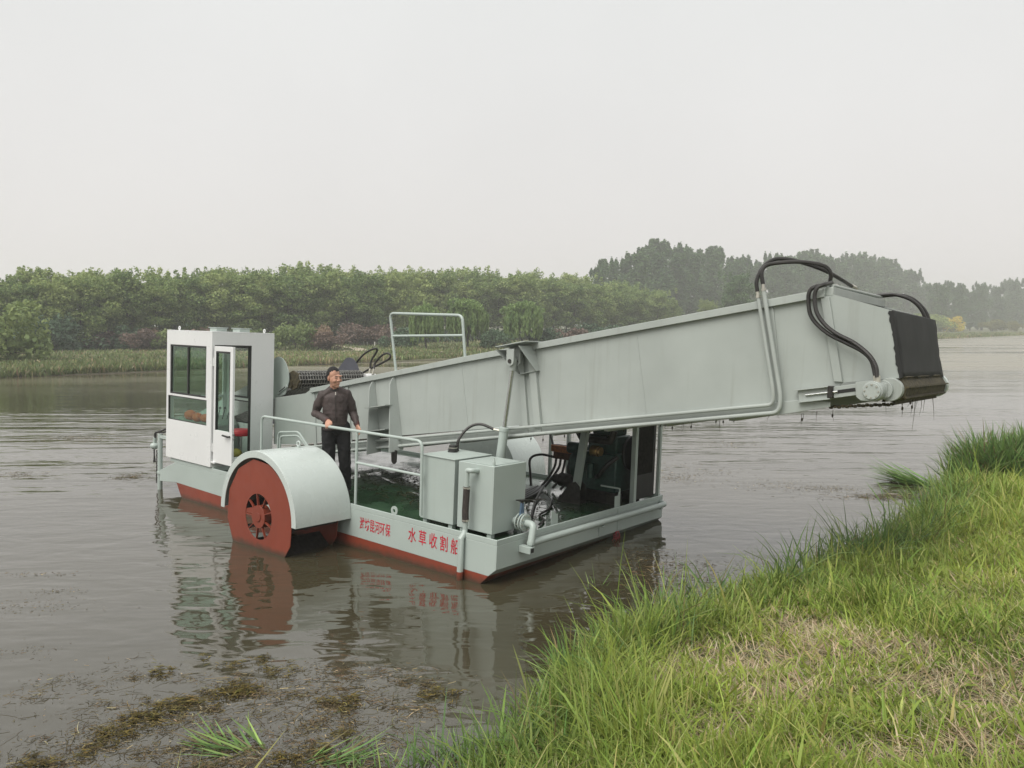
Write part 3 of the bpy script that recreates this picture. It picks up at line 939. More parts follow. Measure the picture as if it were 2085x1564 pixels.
# ---- lettering on the near side
def lettering(text, x0, x1, z0, z1, name):
    cu = bpy.data.curves.new(name, 'FONT'); cu.body = text; cu.extrude = 0.0; cu.offset = 0.010; cu.resolution_u = 3
    t = bpy.data.objects.new(name, cu); COL.objects.link(t)
    bpy.context.view_layer.update()
    me = bpy.data.meshes.new_from_object(t.evaluated_get(bpy.context.evaluated_depsgraph_get()))
    bpy.data.objects.remove(t, do_unlink=True)
    n = len(me.vertices); co = np.empty(n * 3, np.float32); me.vertices.foreach_get('co', co); co = co.reshape(-1, 3)
    a, b = co.min(0), co.max(0)
    out = np.empty_like(co)
    out[:, 0] = x0 + (co[:, 0] - a[0]) / (b[0] - a[0]) * (x1 - x0)
    out[:, 2] = z0 + (co[:, 1] - a[1]) / (b[1] - a[1]) * (z1 - z0)
    out[:, 1] = -0.003
    me.vertices.foreach_set('co', out.ravel())
    me.materials.clear()
    o = link_mesh(name, me, M['letter'], boat)
    return o
tag(lettering('潍坊昆河环保', -2.215, -1.655, -0.285, -0.130, 'lettering'), 'small red characters 潍坊昆河环保')
tag(lettering('水 草 收 割 船', -1.345, -0.535, -0.272, -0.096, 'lettering'), 'large red characters 水草收割船')

# ---- paddle wheels with their covers
def wheel_set(side):
    """side -1: near, +1: far; built from the hull side outwards"""
    cx, cz, R = (-3.205 if side < 0 else -3.50), -0.185, 0.82
    y_in = 0.0 if side < 0 else HW
    Y = lambda d: y_in + side * d
    rot0 = 0.18
    # cover: half drum with a flat ring on its outer face
    cv = MB(); n = 40
    A = [math.pi * i / n for i in range(n + 1)]
    def sheet(r0, r1, d0, d1):
        vs, fs = [], []
        for a in A:
            for r in (r0, r1):
                for d in (d0, d1):
                    vs.append((cx + r * math.cos(a), Y(d), cz + r * math.sin(a)))
        for i in range(n):
            b, c = 4 * i, 4 * i + 4
            fs += [(b, b + 1, c + 1, c), (b + 2, c + 2, c + 3, b + 3), (b, c, c + 2, b + 2), (b + 1, b + 3, c + 3, c + 1)]
        fs += [(0, 2, 3, 1), (4 * n, 4 * n + 1, 4 * n + 3, 4 * n + 2)]
        cv.add(vs, fs)
    sheet(R - 0.010, R, 0.002, 0.80)
    sheet(R - 0.085, R, 0.801, 0.815)
    semi = [(cx + (R - 0.011) * math.cos(a), cz + (R - 0.011) * math.sin(a)) for a in A if cz + (R - 0.011) * math.sin(a) > 0.0] 
    cv.prism_y([(semi[0][0], -0.04)] + semi + [(semi[-1][0], -0.04)], min(Y(0.003), Y(0.012)), max(Y(0.003), Y(0.012)))
    co = cv.build('wheel_cover', PW, boat, 0.003)
    ring = MB(); c0 = Vector((cx, Y(0.22), cz + R + 0.045))
    ring.tube([c0 + Vector((math.cos(a), 0, math.sin(a))) * 0.032 for a in np.linspace(0, 2 * math.pi, 16, endpoint=False)], 0.010, 8, close=True)
    ring.cyl((cx, Y(0.22), cz + R - 0.002), (cx, Y(0.22), cz + R + 0.02), 0.014)
    ring.build('eye_ring', PW, co)
    # wheel
    whl = MB(); r_o, r_h, m = 0.715, 0.285, 12
    def disc(d0, d1):
        vs, fs, N = [], [], 48
        for d in (d0, d1):
            for k in range(N):
                a = 2 * math.pi * k / N + rot0
                sec = 2 * math.pi / m; aa = (2 * math.pi * k / N) % sec - sec / 2
                ro = r_o * math.cos(sec / 2) / math.cos(aa)
                vs.append((cx + ro * math.cos(a), Y(d), cz + ro * math.sin(a)))
            for k in range(N):
                a = 2 * math.pi * k / N + rot0
                vs.append((cx + r_h * math.cos(a), Y(d), cz + r_h * math.sin(a)))
        for k in range(N):
            j = (k + 1) % N
            fs += [(k, j, N + j, N + k), (2 * N + j, 2 * N + k, 3 * N + k, 3 * N + j), (k, 2 * N + k, 2 * N + j, j), (N + j, 3 * N + j, 3 * N + k, N + k)]
        whl.add(vs, fs)
    disc(0.775, 0.785)
    disc(0.10, 0.108)
    wo = whl.build('paddle_wheel', M['red'], boat, 0.002, smooth=25)
    hb = MB()
    hb.cyl((cx, Y(0.69), cz), (cx, Y(0.79), cz), 0.142, n=28)
    hb.cyl((cx, Y(0.79), cz), (cx, Y(0.80), cz), 0.06, n=18)
    hb.cyl((cx, Y(-0.05), cz), (cx, Y(0.70), cz), 0.055, n=16)
    hb.build('hub', M['red'], wo, 0.003)
    for k in range(9):
        a = 2 * math.pi * k / 9 + 0.35
        d = Vector((math.cos(a), 0, math.sin(a)))
        MB().obox(Vector((cx, Y(0.77), cz)) + d * 0.213, d * 0.073, (0, 0.014, 0), Vector((-d.z, 0, d.x)) * 0.006).build('spoke', M['red'], wo)
    for k in range(m):
        a = 2 * math.pi * k / m + rot0 + math.pi / m
        d = Vector((math.cos(a), 0, math.sin(a)))
        MB().obox(Vector((cx, Y(0.44), cz)) + d * 0.545, d * 0.14, (0, 0.325, 0), Vector((-d.z, 0, d.x)) * 0.004).build('paddle', M['darksteel'], wo)
wheel_set(-1)
wheel_set(1)

# ---- cab
cab = empty('cab', parent=boat)
CX0, CX1, CY0, CY1, CZ0, CZ1 = -7.10, -5.71, -0.025, 1.05, 0.018, 2.065
T = 0.045
W = M['white']
def window_wall(name, rects, full, place, depth):
    """wall panel full=(a0,a1,b0,b1) with rectangular openings, cut into strips; place(a,b,d) -> xyz"""
    a_s = sorted({full[0], full[1]} | {r[0] for r in rects} | {r[1] for r in rects})
    b_s = sorted({full[2], full[3]} | {r[2] for r in rects} | {r[3] for r in rects})
    solid = {}
    for i in range(len(a_s) - 1):
        for j in range(len(b_s) - 1):
            ca, cb = (a_s[i] + a_s[i + 1]) / 2, (b_s[j] + b_s[j + 1]) / 2
            solid[i, j] = not any(r[0] < ca < r[1] and r[2] < cb < r[3] for r in rects)
    mb = MB()
    idx_ = {}
    def vid(i, j, k):
        if (i, j, k) not in idx_:
            idx_[i, j, k] = len(mb.v); mb.v.append(tuple(place(a_s[i], b_s[j], depth * k)))
        return idx_[i, j, k]
    for (i, j), s_ in solid.items():
        if not s_: continue
        for k in (0, 1):
            mb.f.append([vid(i, j, k), vid(i + 1, j, k), vid(i + 1, j + 1, k), vid(i, j + 1, k)]); mb.mi.append(0)
        for (di, dj, e) in ((-1, 0, ((i, j), (i, j + 1))), (1, 0, ((i + 1, j), (i + 1, j + 1))), (0, -1, ((i, j), (i + 1, j))), (0, 1, ((i, j + 1), (i + 1, j + 1)))):
            if not solid.get((i + di, j + dj), False):
                (p, q) = e
                mb.f.append([vid(*p, 0), vid(*q, 0), vid(*q, 1), vid(*p, 1)]); mb.mi.append(0)
    return mb.build(name, W, cab, 0.003)
near_wins = [(-6.99, -5.872, 1.062, 1.852), (-7.045, -5.845, 0.640, 1.030)]
window_wall('side_wall', near_wins, (CX0, CX1, CZ0, CZ1), lambda a, b, d: (a, CY0 + d, b), T)
far_wins = [(-6.95, -5.85, 0.98, 1.852), (-6.95, -5.85, 0.56, 0.94)]
window_wall('side_wall', far_wins, (CX0, CX1, CZ0, CZ1), lambda a, b, d: (a, CY1 - d, b), T)
window_wall('front_wall', [(0.08, 0.95, 1.0, 1.85), (0.08, 0.95, 0.55, 0.96)], (CY0 + T, CY1 - T, CZ0, CZ1), lambda a, b, d: (CX0 + d, a, b), T)
window_wall('rear_wall', [(0.022, 0.645, 0.13, 1.88)], (CY0 + T, CY1 - T, CZ0, CZ1), lambda a, b, d: (CX1 - d, a, b), T)
MB().box(CX0, CX1, CY0, CY1, CZ1, CZ1 + 0.02).build('roof', W, cab, 0.004)
MB().box(CX0 + T, CX1 - T, CY0 + T, CY1 - T, CZ0, CZ0 + 0.03).build('floor', M['black'], cab)
MB().box(CX0 + 0.1, CX1 + 0.03, CY0 + 0.03, CY1 - 0.05, -0.049, CZ0 - 0.001).build('cab_base', P_, cab)
MB().box(CX1 - 0.02, CX1 + 0.10, -0.02, 0.66, 0.085, 0.11).build('door_sill', W, cab, 0.003)
for vx, vy in ((-6.28, 0.40), (-5.98, 0.62)):
    v_ = MB(); v_.box(vx - 0.10, vx + 0.10, vy - 0.09, vy + 0.09, CZ1 + 0.0205, CZ1 + 0.075)
    v_.box(vx - 0.12, vx + 0.12, vy - 0.11, vy + 0.11, CZ1 + 0.0755, CZ1 + 0.085); v_.build('roof_vent', P_, cab, 0.004)
for ex, ey in ((-6.98, 0.12), (-5.80, 0.92), (-6.98, 0.92)):
    e = MB(); c0 = Vector((ex, ey, CZ1 + 0.055))
    e.tube([c0 + Vector((math.cos(a), 0, math.sin(a))) * 0.024 for a in np.linspace(0, 2 * math.pi, 14, endpoint=False)], 0.008, 6, close=True)
    e.cyl((ex, ey, CZ1 + 0.019), (ex, ey, CZ1 + 0.034), 0.012); e.build('eye_bolt', W, cab)
def window(name, x0, x1, z0, z1, y, frame=0.022, divider=None, tint='glass'):
    f = MB()
    a = frame
    f.box(x0, x1, y - 0.012, y + 0.012, z0, z0 + a); f.box(x0, x1, y - 0.012, y + 0.012, z1 - a, z1)
    f.box(x0, x0 + a, y - 0.0118, y + 0.0118, z0 + a, z1 - a); f.box(x1 - a, x1, y - 0.0118, y + 0.0118, z0 + a, z1 - a)
    if divider: f.box(divider - 0.016, divider + 0.016, y - 0.014, y + 0.014, z0 + a, z1 - a)
    fo = f.build(name, M['rubber'], cab)
    xs = [x0 + a, divider, x1 - a] if divider else [x0 + a, x1 - a]
    for i, (p, q) in enumerate(zip(xs[:-1], xs[1:])):
        MB().box(p, q, y - 0.0025 + 0.006 * i, y + 0.0025 + 0.006 * i, z0 + a, z1 - a).build('pane', M[tint], fo)
    return fo
window('window', -6.99, -5.872, 1.062, 1.852, CY0 + 0.022, 0.028, -6.44)
window('window', -7.045, -5.845, 0.640, 1.030, CY0 + 0.022, 0.012)
window('window', -6.95, -5.85, 0.98, 1.852, CY1 - 0.022, 0.03, -6.4, 'glass_clear')
window('window', -6.95, -5.85, 0.56, 0.94, CY1 - 0.022, 0.02, None, 'glass_clear')
fw = MB(); fw.box(CX0 + 0.020, CX0 + 0.026, 0.08, 0.95, 1.0, 1.85); fw.box(CX0 + 0.020, CX0 + 0.026, 0.08, 0.95, 0.55, 0.96)
fw.build('windscreen', M['glass_clear'], cab)
gk = MB()
gk.box(CX1 - 0.043, CX1 - 0.004, 0.6455 - 0.024, 0.6445, 0.131, 1.879); gk.box(CX1 - 0.043, CX1 - 0.004, 0.023, 0.6205, 1.855, 1.879); gk.box(CX1 - 0.043, CX1 - 0.004, 0.0225, 0.040, 0.131, 1.854)
gk.build('door_gasket', M['rubber'], cab)
# door leaf, swung open
dl = MB()
DX0, DX1, DY, DZ0, DZ1 = -5.690, -5.165, 0.020, 0.10, 1.865
gx0, gx1, gz0, gz1 = DX0 + 0.055, DX1 - 0.075, 0.60, DZ1 - 0.075
dl.box(DX0, DX1, DY - 0.018, DY + 0.018, DZ0, gz0); dl.box(DX0, DX1, DY - 0.018, DY + 0.018, gz1, DZ1)
dl.box(DX0, gx0, DY - 0.018, DY + 0.018, gz0, gz1); dl.box(gx1, DX1, DY - 0.018, DY + 0.018, gz0, gz1)
door = dl.build('door', W, cab, 0.003)
g2 = MB()
g2.box(gx0, gx1, DY - 0.02, DY + 0.02, gz1 - 0.025, gz1); g2.box(gx0, gx0 + 0.014, DY - 0.02, DY + 0.02, gz0, gz1 - 0.025)
g2.box(gx1 - 0.014, gx1, DY - 0.02, DY + 0.02, gz0, gz1 - 0.025)
g2.build('door_seal', M['rubber'], door)
MB().box(gx0 + 0.014, gx1 - 0.014, DY - 0.003, DY + 0.003, gz0, gz1 - 0.025).build('pane', M['glass'], door)
hd = MB(); hd.tube(rounded([(DX1 - 0.05, DY - 0.02, 0.535), (DX1 - 0.05, DY - 0.055, 0.535), (DX1 - 0.19, DY - 0.06, 0.545)], 0.02), 0.014, 8)
hd.build('handle', M['black'], door)
lt = MB(); lt.box(DX1, DX1 + 0.035, DY - 0.012, DY + 0.012, 0.56, 0.58); lt.box(DX1, DX1 + 0.035, DY - 0.012, DY + 0.012, 0.50, 0.52); lt.build('latch', M['steel'], door)
for hz in (0.32, 1.62):
    MB().cyl((CX1 + 0.012, 0.0, hz - 0.06), (CX1 + 0.012, 0.0, hz + 0.06), 0.014, n=10).build('hinge', W, door)
# control console inside
cn = MB(); cn.box(-6.98, -6.62, 0.12, 0.98, 0.05, 0.52); cn.prism_y([(-6.98, 0.5205), (-6.62, 0.5205), (-6.70, 0.60), (-6.98, 0.66)], 0.12, 0.98)
con = cn.build('console', M['inner'], cab, 0.006)
for i in range(4):
    yy = 0.62 + 0.08 * i
    lv = MB(); lv.cyl((-6.80, yy, 0.56), (-6.74 + 0.02 * i, yy, 0.80), 0.007, n=8); lv.ball((-6.74 + 0.02 * i, yy, 0.81), 0.02, 8, 6); lv.build('lever', M['black'], con)

# ---- side handrail
hr = MB()
hr.tube(rounded([(-4.47, 0.05, 0.0), (-4.47, 0.05, 0.91), (-1.215, 0.05, 0.912), (-1.20, 0.05, 0.05)], 0.09), 0.0185, 10)
hr.cyl((-2.372, 0.05, -0.05), (-2.372, 0.05, 0.90), 0.0185, n=10)
hr.cyl((-2.372, 0.05, 0.516), (-1.205, 0.05, 0.516), 0.0165, n=10)
hr.build('handrail', P_, boat)
sr = MB()
for off in (0.0, 0.055):
    sr.tube(rounded([(-4.90 + off, 0.60, -0.04), (-4.88 + off, 0.60, 0.60 - off), (-4.37, 0.60, 0.655 - off), (-4.10 - off * 0.4, 0.60, 0.44), (-3.95, 0.60, 0.25)], 0.07), 0.016, 8)
sr.build('hydraulic_pipe', P_, boat)

# ---- the two box tanks
def tank(x0, x1, y0, y1, z0, z1, name):
    o = MB().box(x0, x1, y0, y1, z0, z1).build(name, P_, boat, 0.005)
    for fx in (x0 + 0.03, x1 - 0.09):
        for fy in (y0 + 0.02, y1 - 0.08): MB().box(fx, fx + 0.06, fy, fy + 0.06, -0.05, z0 - 0.0005).build('foot', P_, o)
    return o
t1 = tank(-0.695, -0.175, 0.12, 0.68, 0.005, 0.745, 'water_tank')
ld = MB(); ld.box(-0.655, -0.215, 0.155, 0.645, 0.7455, 0.752); l1 = ld.build('lid', P_, t1, 0.003)
pn = MB(); pn.cyl((-0.215, 0.16, 0.745), (-0.215, 0.16, 0.785), 0.017, n=12); pn.cyl((-0.215, 0.16, 0.785), (-0.215, 0.16, 0.835), 0.017, 0.006, n=12); pn.cyl((-0.235, 0.19, 0.752), (-0.22, 0.17, 0.81), 0.007); pn.build('vent_nozzle', P_, t1)
t2 = tank(-1.285, -0.755, 0.12, 0.74, 0.005, 0.742, 'oil_tank')
tp = MB(); tp.box(-1.297, -0.743, 0.108, 0.752, 0.7425, 0.752); tp.build('lid', P_, t2, 0.002)
cp = MB(); cp.cyl((-1.17, 0.52, 0.752), (-1.17, 0.52, 0.765), 0.062, n=24); cp.cyl((-1.17, 0.52, 0.765), (-1.17, 0.52, 0.835), 0.052, 0.047, n=24)
cp.build('filler_cap', M['rubber'], t2, 0.004)
cr = MB(); cr.cyl((-1.17, 0.52, 0.800), (-1.17, 0.52, 0.808), 0.0535, n=24); cr.build('cap_band', M['zinc'], t2)
# water pipe down the near corner: painted pipe, rubber sleeve, clamps
dp = MB()
dp.cyl((-0.475, 0.02, 0.40), (-0.475, 0.02, 0.655), 0.029, n=14)
dp.tube(rounded([(-0.475, 0.02, 0.62), (-0.475, 0.02, 0.682), (-0.41, 0.02, 0.682), (-0.41, 0.13, 0.672)], 0.04), 0.029, 12)
dp.cyl((-0.475, 0.02, 0.38), (-0.475, 0.02, 0.02), 0.028, n=14)
dp.tube([(-0.475, 0.02, 0.02), (-0.475, 0.005, -0.02), (-0.475, -0.040, -0.06), (-0.475, -0.040, -0.42), (-0.475, -0.040, -0.60)], [0.029, 0.033, 0.036, 0.036, 0.036], 16)
dpo = dp.build('drain_pipe', P_, boat)
MB().tube([(-0.475, -0.040, -0.425), (-0.475, -0.040, -0.61)], 0.0375, 16).build('red_pipe_end', M['red'], dpo)
MB().tube(spline([(-0.474, 0.02, 0.115), (-0.479, 0.018, 0.22), (-0.477, 0.02, 0.33), (-0.471, 0.02, 0.50)], 5), 0.0375, 14).build('rubber_sleeve', simple('brown_sleeve', (0.038, 0.030, 0.026), 0.7, 0, 0.4, 30, 0.003, 60), dpo)
for zz in (0.130, 0.487):
    c = MB(); c.cyl((-0.474, 0.02, zz - 0.008), (-0.474, 0.02, zz + 0.008), 0.0405, n=18); c.box(-0.445, -0.425, -0.005, 0.025, zz - 0.01, zz + 0.01); c.build('hose_clamp', M['zinc'], dpo)
# valve, flange and stern pipe
vf = MB()
VY, VZ = 0.50, 0.105
vf.cyl((-0.173, VY, VZ), (-0.075, VY, VZ), 0.045, n=20)
for vx in (-0.105, -0.06, -0.025):
    vf.cyl((vx, VY, VZ), (vx + 0.016, VY, VZ), 0.098, n=26)
vlo = vf.build('valve', P_, boat, 0.002)
b_ = MB()
for k in range(8):
    a = 2 * math.pi * k / 8 + 0.2
    b_.cyl((-0.115, VY + 0.078 * math.cos(a), VZ + 0.078 * math.sin(a)), (0.002, VY + 0.078 * math.cos(a), VZ + 0.078 * math.sin(a)), 0.008, n=6)
b_.build('flange_bolt', M['zinc'], vlo)
MB().prism_x([(VY - 0.035, VZ + 0.06), (VY + 0.035, VZ + 0.06), (VY + 0.022, VZ + 0.215), (VY - 0.022, VZ + 0.215)], -0.086, -0.064).build('valve_body', M['blue'], vlo, 0.004)
vh = MB(); vh.cyl((-0.075, VY, VZ + 0.21), (-0.075, VY, VZ + 0.245), 0.018, n=10)
vh.obox((-0.03, VY + 0.10, VZ + 0.243), (0.10, 0.14, 0.004), (-0.012, 0.009, 0), (0, 0, 0.004)); vh.obox((-0.055, VY + 0.06, VZ + 0.225), (0.02, 0.12, -0.02), (-0.006, 0.001, 0), (0, 0, 0.008))
vh.build('lever', M['darksteel'], vlo)
sp = MB()
sp.tube(rounded([(-0.01, VY, VZ), (0.10, VY - 0.005, VZ), (0.115, VY - 0.06, -0.075), (0.115, VY - 0.06, -0.10)], 0.09, 7), 0.040, 14)
sp.tube([(0.115, VY - 0.085, -0.082), (0.115, 3.44, -0.095)], 0.038, 14)
sp.tube(rounded([(0.115, 3.38, -0.095), (0.115, 3.50, -0.095), (-0.02, 3.56, -0.095)], 0.06), 0.037, 12)
spo = sp.build('stern_pipe', P_, boat)
sb = MB(); sb.box(0.0015, 0.16, VY - 0.13, VY - 0.05, -0.19, -0.118); sb.build('pipe_bracket', P_, spo, 0.003)
MB().box(0.1605, 0.162, VY - 0.117, VY - 0.063, -0.178, -0.130).build('bracket_opening', M['black'], spo)
for yy in (1.9, 3.38):
    MB().box(0.0015, 0.13, yy - 0.03, yy + 0.03, -0.150, -0.135).build('pipe_bracket', P_, spo, 0.002)
# mooring plates along the stern
mp = MB(); mp.prism_x([(1.01, -0.05), (1.14, -0.05), (1.14, 0.105), (1.09, 0.115), (1.06, 0.155), (1.01, 0.155)], -0.045, -0.035); mp.build('mooring_plate', P_, boat, 0.002)
mp = MB(); mp.prism_x([(2.395, -0.05), (2.52, -0.05), (2.52, 0.22), (2.50, 0.23), (2.47, 0.14), (2.395, 0.14)], -0.040, -0.030); mp.box(-0.33, -0.03, 2.505, 2.515, 0.215, 0.235); mp.build('mooring_plate', P_, boat, 0.002)
nr = np.random.default_rng(3); nt_ = MB()
for i in range(12):
    y0_ = 2.36 + 0.09 * nr.random(); z0_ = -0.31
    nt_.tube([(0.012, y0_, z0_), (0.02 + 0.02 * nr.normal(), y0_ + 0.03 * nr.normal(), z0_ - 0.05), (0.02, y0_ + 0.04 * nr.normal(), z0_ - 0.09 - 0.06 * nr.random())], 0.004, 5)
nt_.build('net_scrap', simple('faded_red_net', (0.30, 0.05, 0.06), 0.8), boat)

# ---- discharge conveyor
conv = empty('discharge_conveyor', parent=boat)
YN, YF = 1.10, 2.93
def topz(x):   return float(np.interp(x, (-4.70, -1.533, 2.86), (1.255, 1.877, 2.664)))
def botz(x):   return 1.120 + 0.1735 * (x + 0.317) - 0.012
plate = [(-4.70, 1.255), (2.86, 2.660), (2.92, 2.625), (3.415, 2.481)]
rj = np.random.default_rng(8)
jag = [(3.434, 2.40), (3.445, 2.33), (3.46, 2.25), (3.475, 2.18), (3.482, 2.10), (3.498, 2.03), (3.51, 1.96), (3.526, 1.902)]
plate += jag + [(3.05, 1.835), (2.96, 1.70), (2.70, botz(2.70)), (-5.20, 0.335), (-5.75, 0.277), (-5.75, 1.04), (-4.92, 1.171), (-4.78, 1.245)]
MB().prism_y(plate, YN, YN + 0.012).build('side_plate', PC, conv)
MB().prism_y(plate, YF - 0.012, YF).build('side_plate', PC, conv)
for y0, y1 in ((YN - 0.045, YN - 0.001), (YF + 0.001, YF + 0.045)):
    c = MB()
    for a, b in ((-4.75, -1.533), (-1.533, 2.86)):
        c.prism_y([(a, topz(a) + 0.008), (b, topz(b) + 0.008), (b, topz(b) - 0.066), (a, topz(a) - 0.066)], y0, y1)
    c.build('top_rail', PC, conv, 0.004)
    c = MB(); c.prism_y([(-5.2, botz(-5.2) + 0.02), (2.70, botz(2.70) + 0.02), (2.96, 1.655), (2.965, 1.608), (2.52, 1.497), (-5.2, botz(-5.2) - 0.11)], y0 + 0.018 if y0 < YN else y0, y1 if y0 < YN else y1 - 0.018)
    c.build('bottom_rail', PC, conv, 0.004)
# belt slats inside, carrying floor
fl = MB(); fl.prism_y([(-5.3, botz(-5.3) + 0.05), (3.40, botz(3.40) + 0.07), (3.40, botz(3.40) + 0.05), (-5.3, botz(-5.3) + 0.03)], YN + 0.03, YF - 0.03)
fl.build('belt', M['weedy'], conv)
xs = -5.2
while xs < 2.6:
    z0 = botz(xs) - 0.10
    MB().box(xs, xs + 0.05, YN + 0.014, YF - 0.014, z0 - 0.02, z0 + 0.03).build('cross_member', PC, conv)
    xs += 0.72
# outside ribs: two deep fins with steps between them
def fin(xt, xb, zt, zb, outer_t, outer_b, name='rib'):
    vs = []
    for dx in (-0.006, 0.006):
        vs += [(xt + dx, YN - 0.002, zt), (xt + dx - 0.01, YN - outer_t * 0.55, zt - 0.02), (xt + dx - 0.012, YN - outer_t, zt - 0.10), (xb + dx, YN - outer_b, zb), (xb + dx, YN - 0.002, zb + 0.02)]
    f = MB(); f.add(vs, [(0, 1, 2, 3, 4), (9, 8, 7, 6, 5)] + [(i, 5 + i, 5 + (i + 1) % 5, (i + 1) % 5) for i in range(5)])
    return f.build(name, PC, conv)
fin(-3.29, -3.12, topz(-3.29) - 0.067, 0.45, 0.09, 0.26)
fin(-2.86, -2.66, topz(-2.86) - 0.067, 0.535, 0.09, 0.26)
for zz in (1.13, 0.80):
    MB().obox((-2.995, YN - 0.125, zz), (0.215, 0, 0.038), (0, 0.120, 0), (0, 0, 0.006)).build('step', PC, conv)
lk = MB(); lk.prism_y([(-2.73, 0.56), (-2.62, 0.56), (-2.625, 0.40), (-2.655, 0.37), (-2.69, 0.37), (-2.72, 0.40)], 0.94, 0.955); lk.build('hinge_lug', M['darksteel'], conv)
# flat ribs by the lift bracket and at the discharge end
for xa, xb, wdt, pr in ((-0.645, -0.50, 0.085, 0.035), (-0.475, -0.31, 0.10, 0.045), (2.86, 3.02, 0.075, 0.03)):
    zt = topz(xa) - 0.068 if xa < 2 else 2.60
    zb = botz(xb) - 0.10 if xa < 2 else 1.84
    f = MB(); f.prism_y([(xa - wdt / 2, zt), (xa + wdt / 2, zt), (xb + wdt / 2, zb), (xb - wdt / 2, zb)], YN - pr, YN - 0.001); f.build('flat_rib', PC, conv, 0.003)
for xa, xb in ((2.36, 2.50), (-3.9, -3.78), (-4.70, -4.62)):
    f = MB(); f.prism_y([(xa - 0.03, topz(xa) - 0.068), (xa + 0.03, topz(xa) - 0.068), (xb + 0.03, botz(xb) + 0.02), (xb - 0.03, botz(xb) + 0.02)], YN - 0.018, YN - 0.001); f.build('flat_rib', PC, conv, 0.003)
for xw in (-1.62, 0.92):
    f = MB(); f.prism_y([(xw - 0.004, topz(xw) - 0.068), (xw + 0.004, topz(xw) - 0.068), (xw + 0.17, botz(xw + 0.17) + 0.022), (xw + 0.162, botz(xw + 0.16) + 0.022)], YN - 0.003, YN - 0.0005); f.build('weld_seam', PC, conv)
# hydraulic pipes along the bottom rail, turning up near the discharge end
pb = MB(); PYY = YN - 0.075
pb.tube(rounded([(-5.1, PYY, botz(-5.1) + 0.012), (2.46, PYY, botz(2.46) + 0.000), (2.462, PYY, 1.70), (2.265, PYY, 2.59)], 0.08), 0.0185, 10)
pb.tube(rounded([(-5.1, PYY, botz(-5.1) - 0.098), (2.52, PYY, 1.522), (2.533, PYY, 1.66), (2.312, PYY, 2.66)], 0.09), 0.0205, 10)
pbo = pb.build('hydraulic_pipe', PC, conv)
for (x_, z_), (x2, z2) in (((2.267, 2.58), (2.252, 2.655)), ((2.314, 2.645), (2.302, 2.725))):
    f = MB(); f.cyl((x_, PYY, z_), (x2, PYY, z2), 0.017, n=10); f.cyl((x_, PYY, z_ + 0.012), (x_ - 0.005, PYY, z_ + 0.034), 0.026, n=6); f.build('hose_fitting', M['zinc'], conv)
def hose(pts, r=0.019, parent=conv, name='hose', m=None):
    return MB().tube(spline(pts, 7), r, 9).build(name, m or M['hose'], parent)
hose([(2.253, PYY, 2.65), (2.241, PYY, 2.755), (2.277, 1.06, 2.879), (2.358, 1.10, 2.955), (2.473, 1.16, 2.962), (2.63, 1.26, 2.920), (2.765, 1.38, 2.862), (2.84, 1.62, 2.80), (2.85, 1.92, 2.765)])
hose([(2.303, PYY, 2.72), (2.285, PYY, 2.833), (2.314, 1.05, 2.896), (2.406, 1.08, 2.921), (2.588, 1.13, 2.93), (2.744, 1.18, 2.91), (2.82, 1.22, 2.875), (2.852, 1.24, 2.816), (2.845, 1.26, 2.755), (2.85, 1.34, 2.712)])
hose([(2.84, 1.22, 2.722), (2.79, 1.03, 2.690), (2.750, 1.0, 2.651), (2.74, 1.0, 2.571), (2.765, 1.0, 2.438), (2.836, 1.0, 2.342), (2.948, 1.0, 2.256), (3.076, 1.0, 2.194), (3.223, 1.0, 2.121), (3.308, 0.99, 2.039), (3.350, 0.98, 1.91)])
hose([(2.88, 1.18, 2.735), (2.86, 1.03, 2.705), (2.813, 0.99, 2.672), (2.80, 0.985, 2.593), (2.825, 0.98, 2.461), (2.90, 0.98, 2.351), (3.01, 0.98, 2.266), (3.158, 0.98, 2.192), (3.285, 0.97, 2.094), (3.350, 0.96, 1.999), (3.372, 0.95, 1.90)])
hose([(2.86, 2.82, 2.735), (3.02, 2.88, 2.745), (3.18, 2.92, 2.69), (3.29, 2.95, 2.57), (3.36, 2.98, 2.35), (3.42, 3.0, 2.0)], 0.018)
hose([(2.86, 2.86, 2.725), (3.10, 2.96, 2.74), (3.26, 3.00, 2.64), (3.36, 3.01, 2.45), (3.44, 3.02, 2.0)], 0.018)
# cross beam over the mouth with its pipes
cb = MB(); cb.box(2.845, 2.925, YN - 0.002, YF + 0.002, 2.612, 2.690); cb.build('cross_beam', PC, conv, 0.004)
cb = MB(); cb.cyl((2.86, 1.16, 2.712), (2.86, 2.86, 2.722), 0.016, n=10); cb.cyl((2.90, 1.16, 2.708), (2.90, 2.86, 2.718), 0.014, n=10); cb.build('hydraulic_pipe', PC, conv)
for (p, q) in (((2.85, 1.34, 2.712), (2.855, 1.42, 2.722)), ((2.85, 1.92, 2.765), (2.855, 2.02, 2.755)), ((2.856, 2.02, 2.76), (2.858, 2.06, 2.71))):
    f = MB(); f.cyl(p, q, 0.022, n=8); f.build('hose_fitting', M['zinc'], conv)
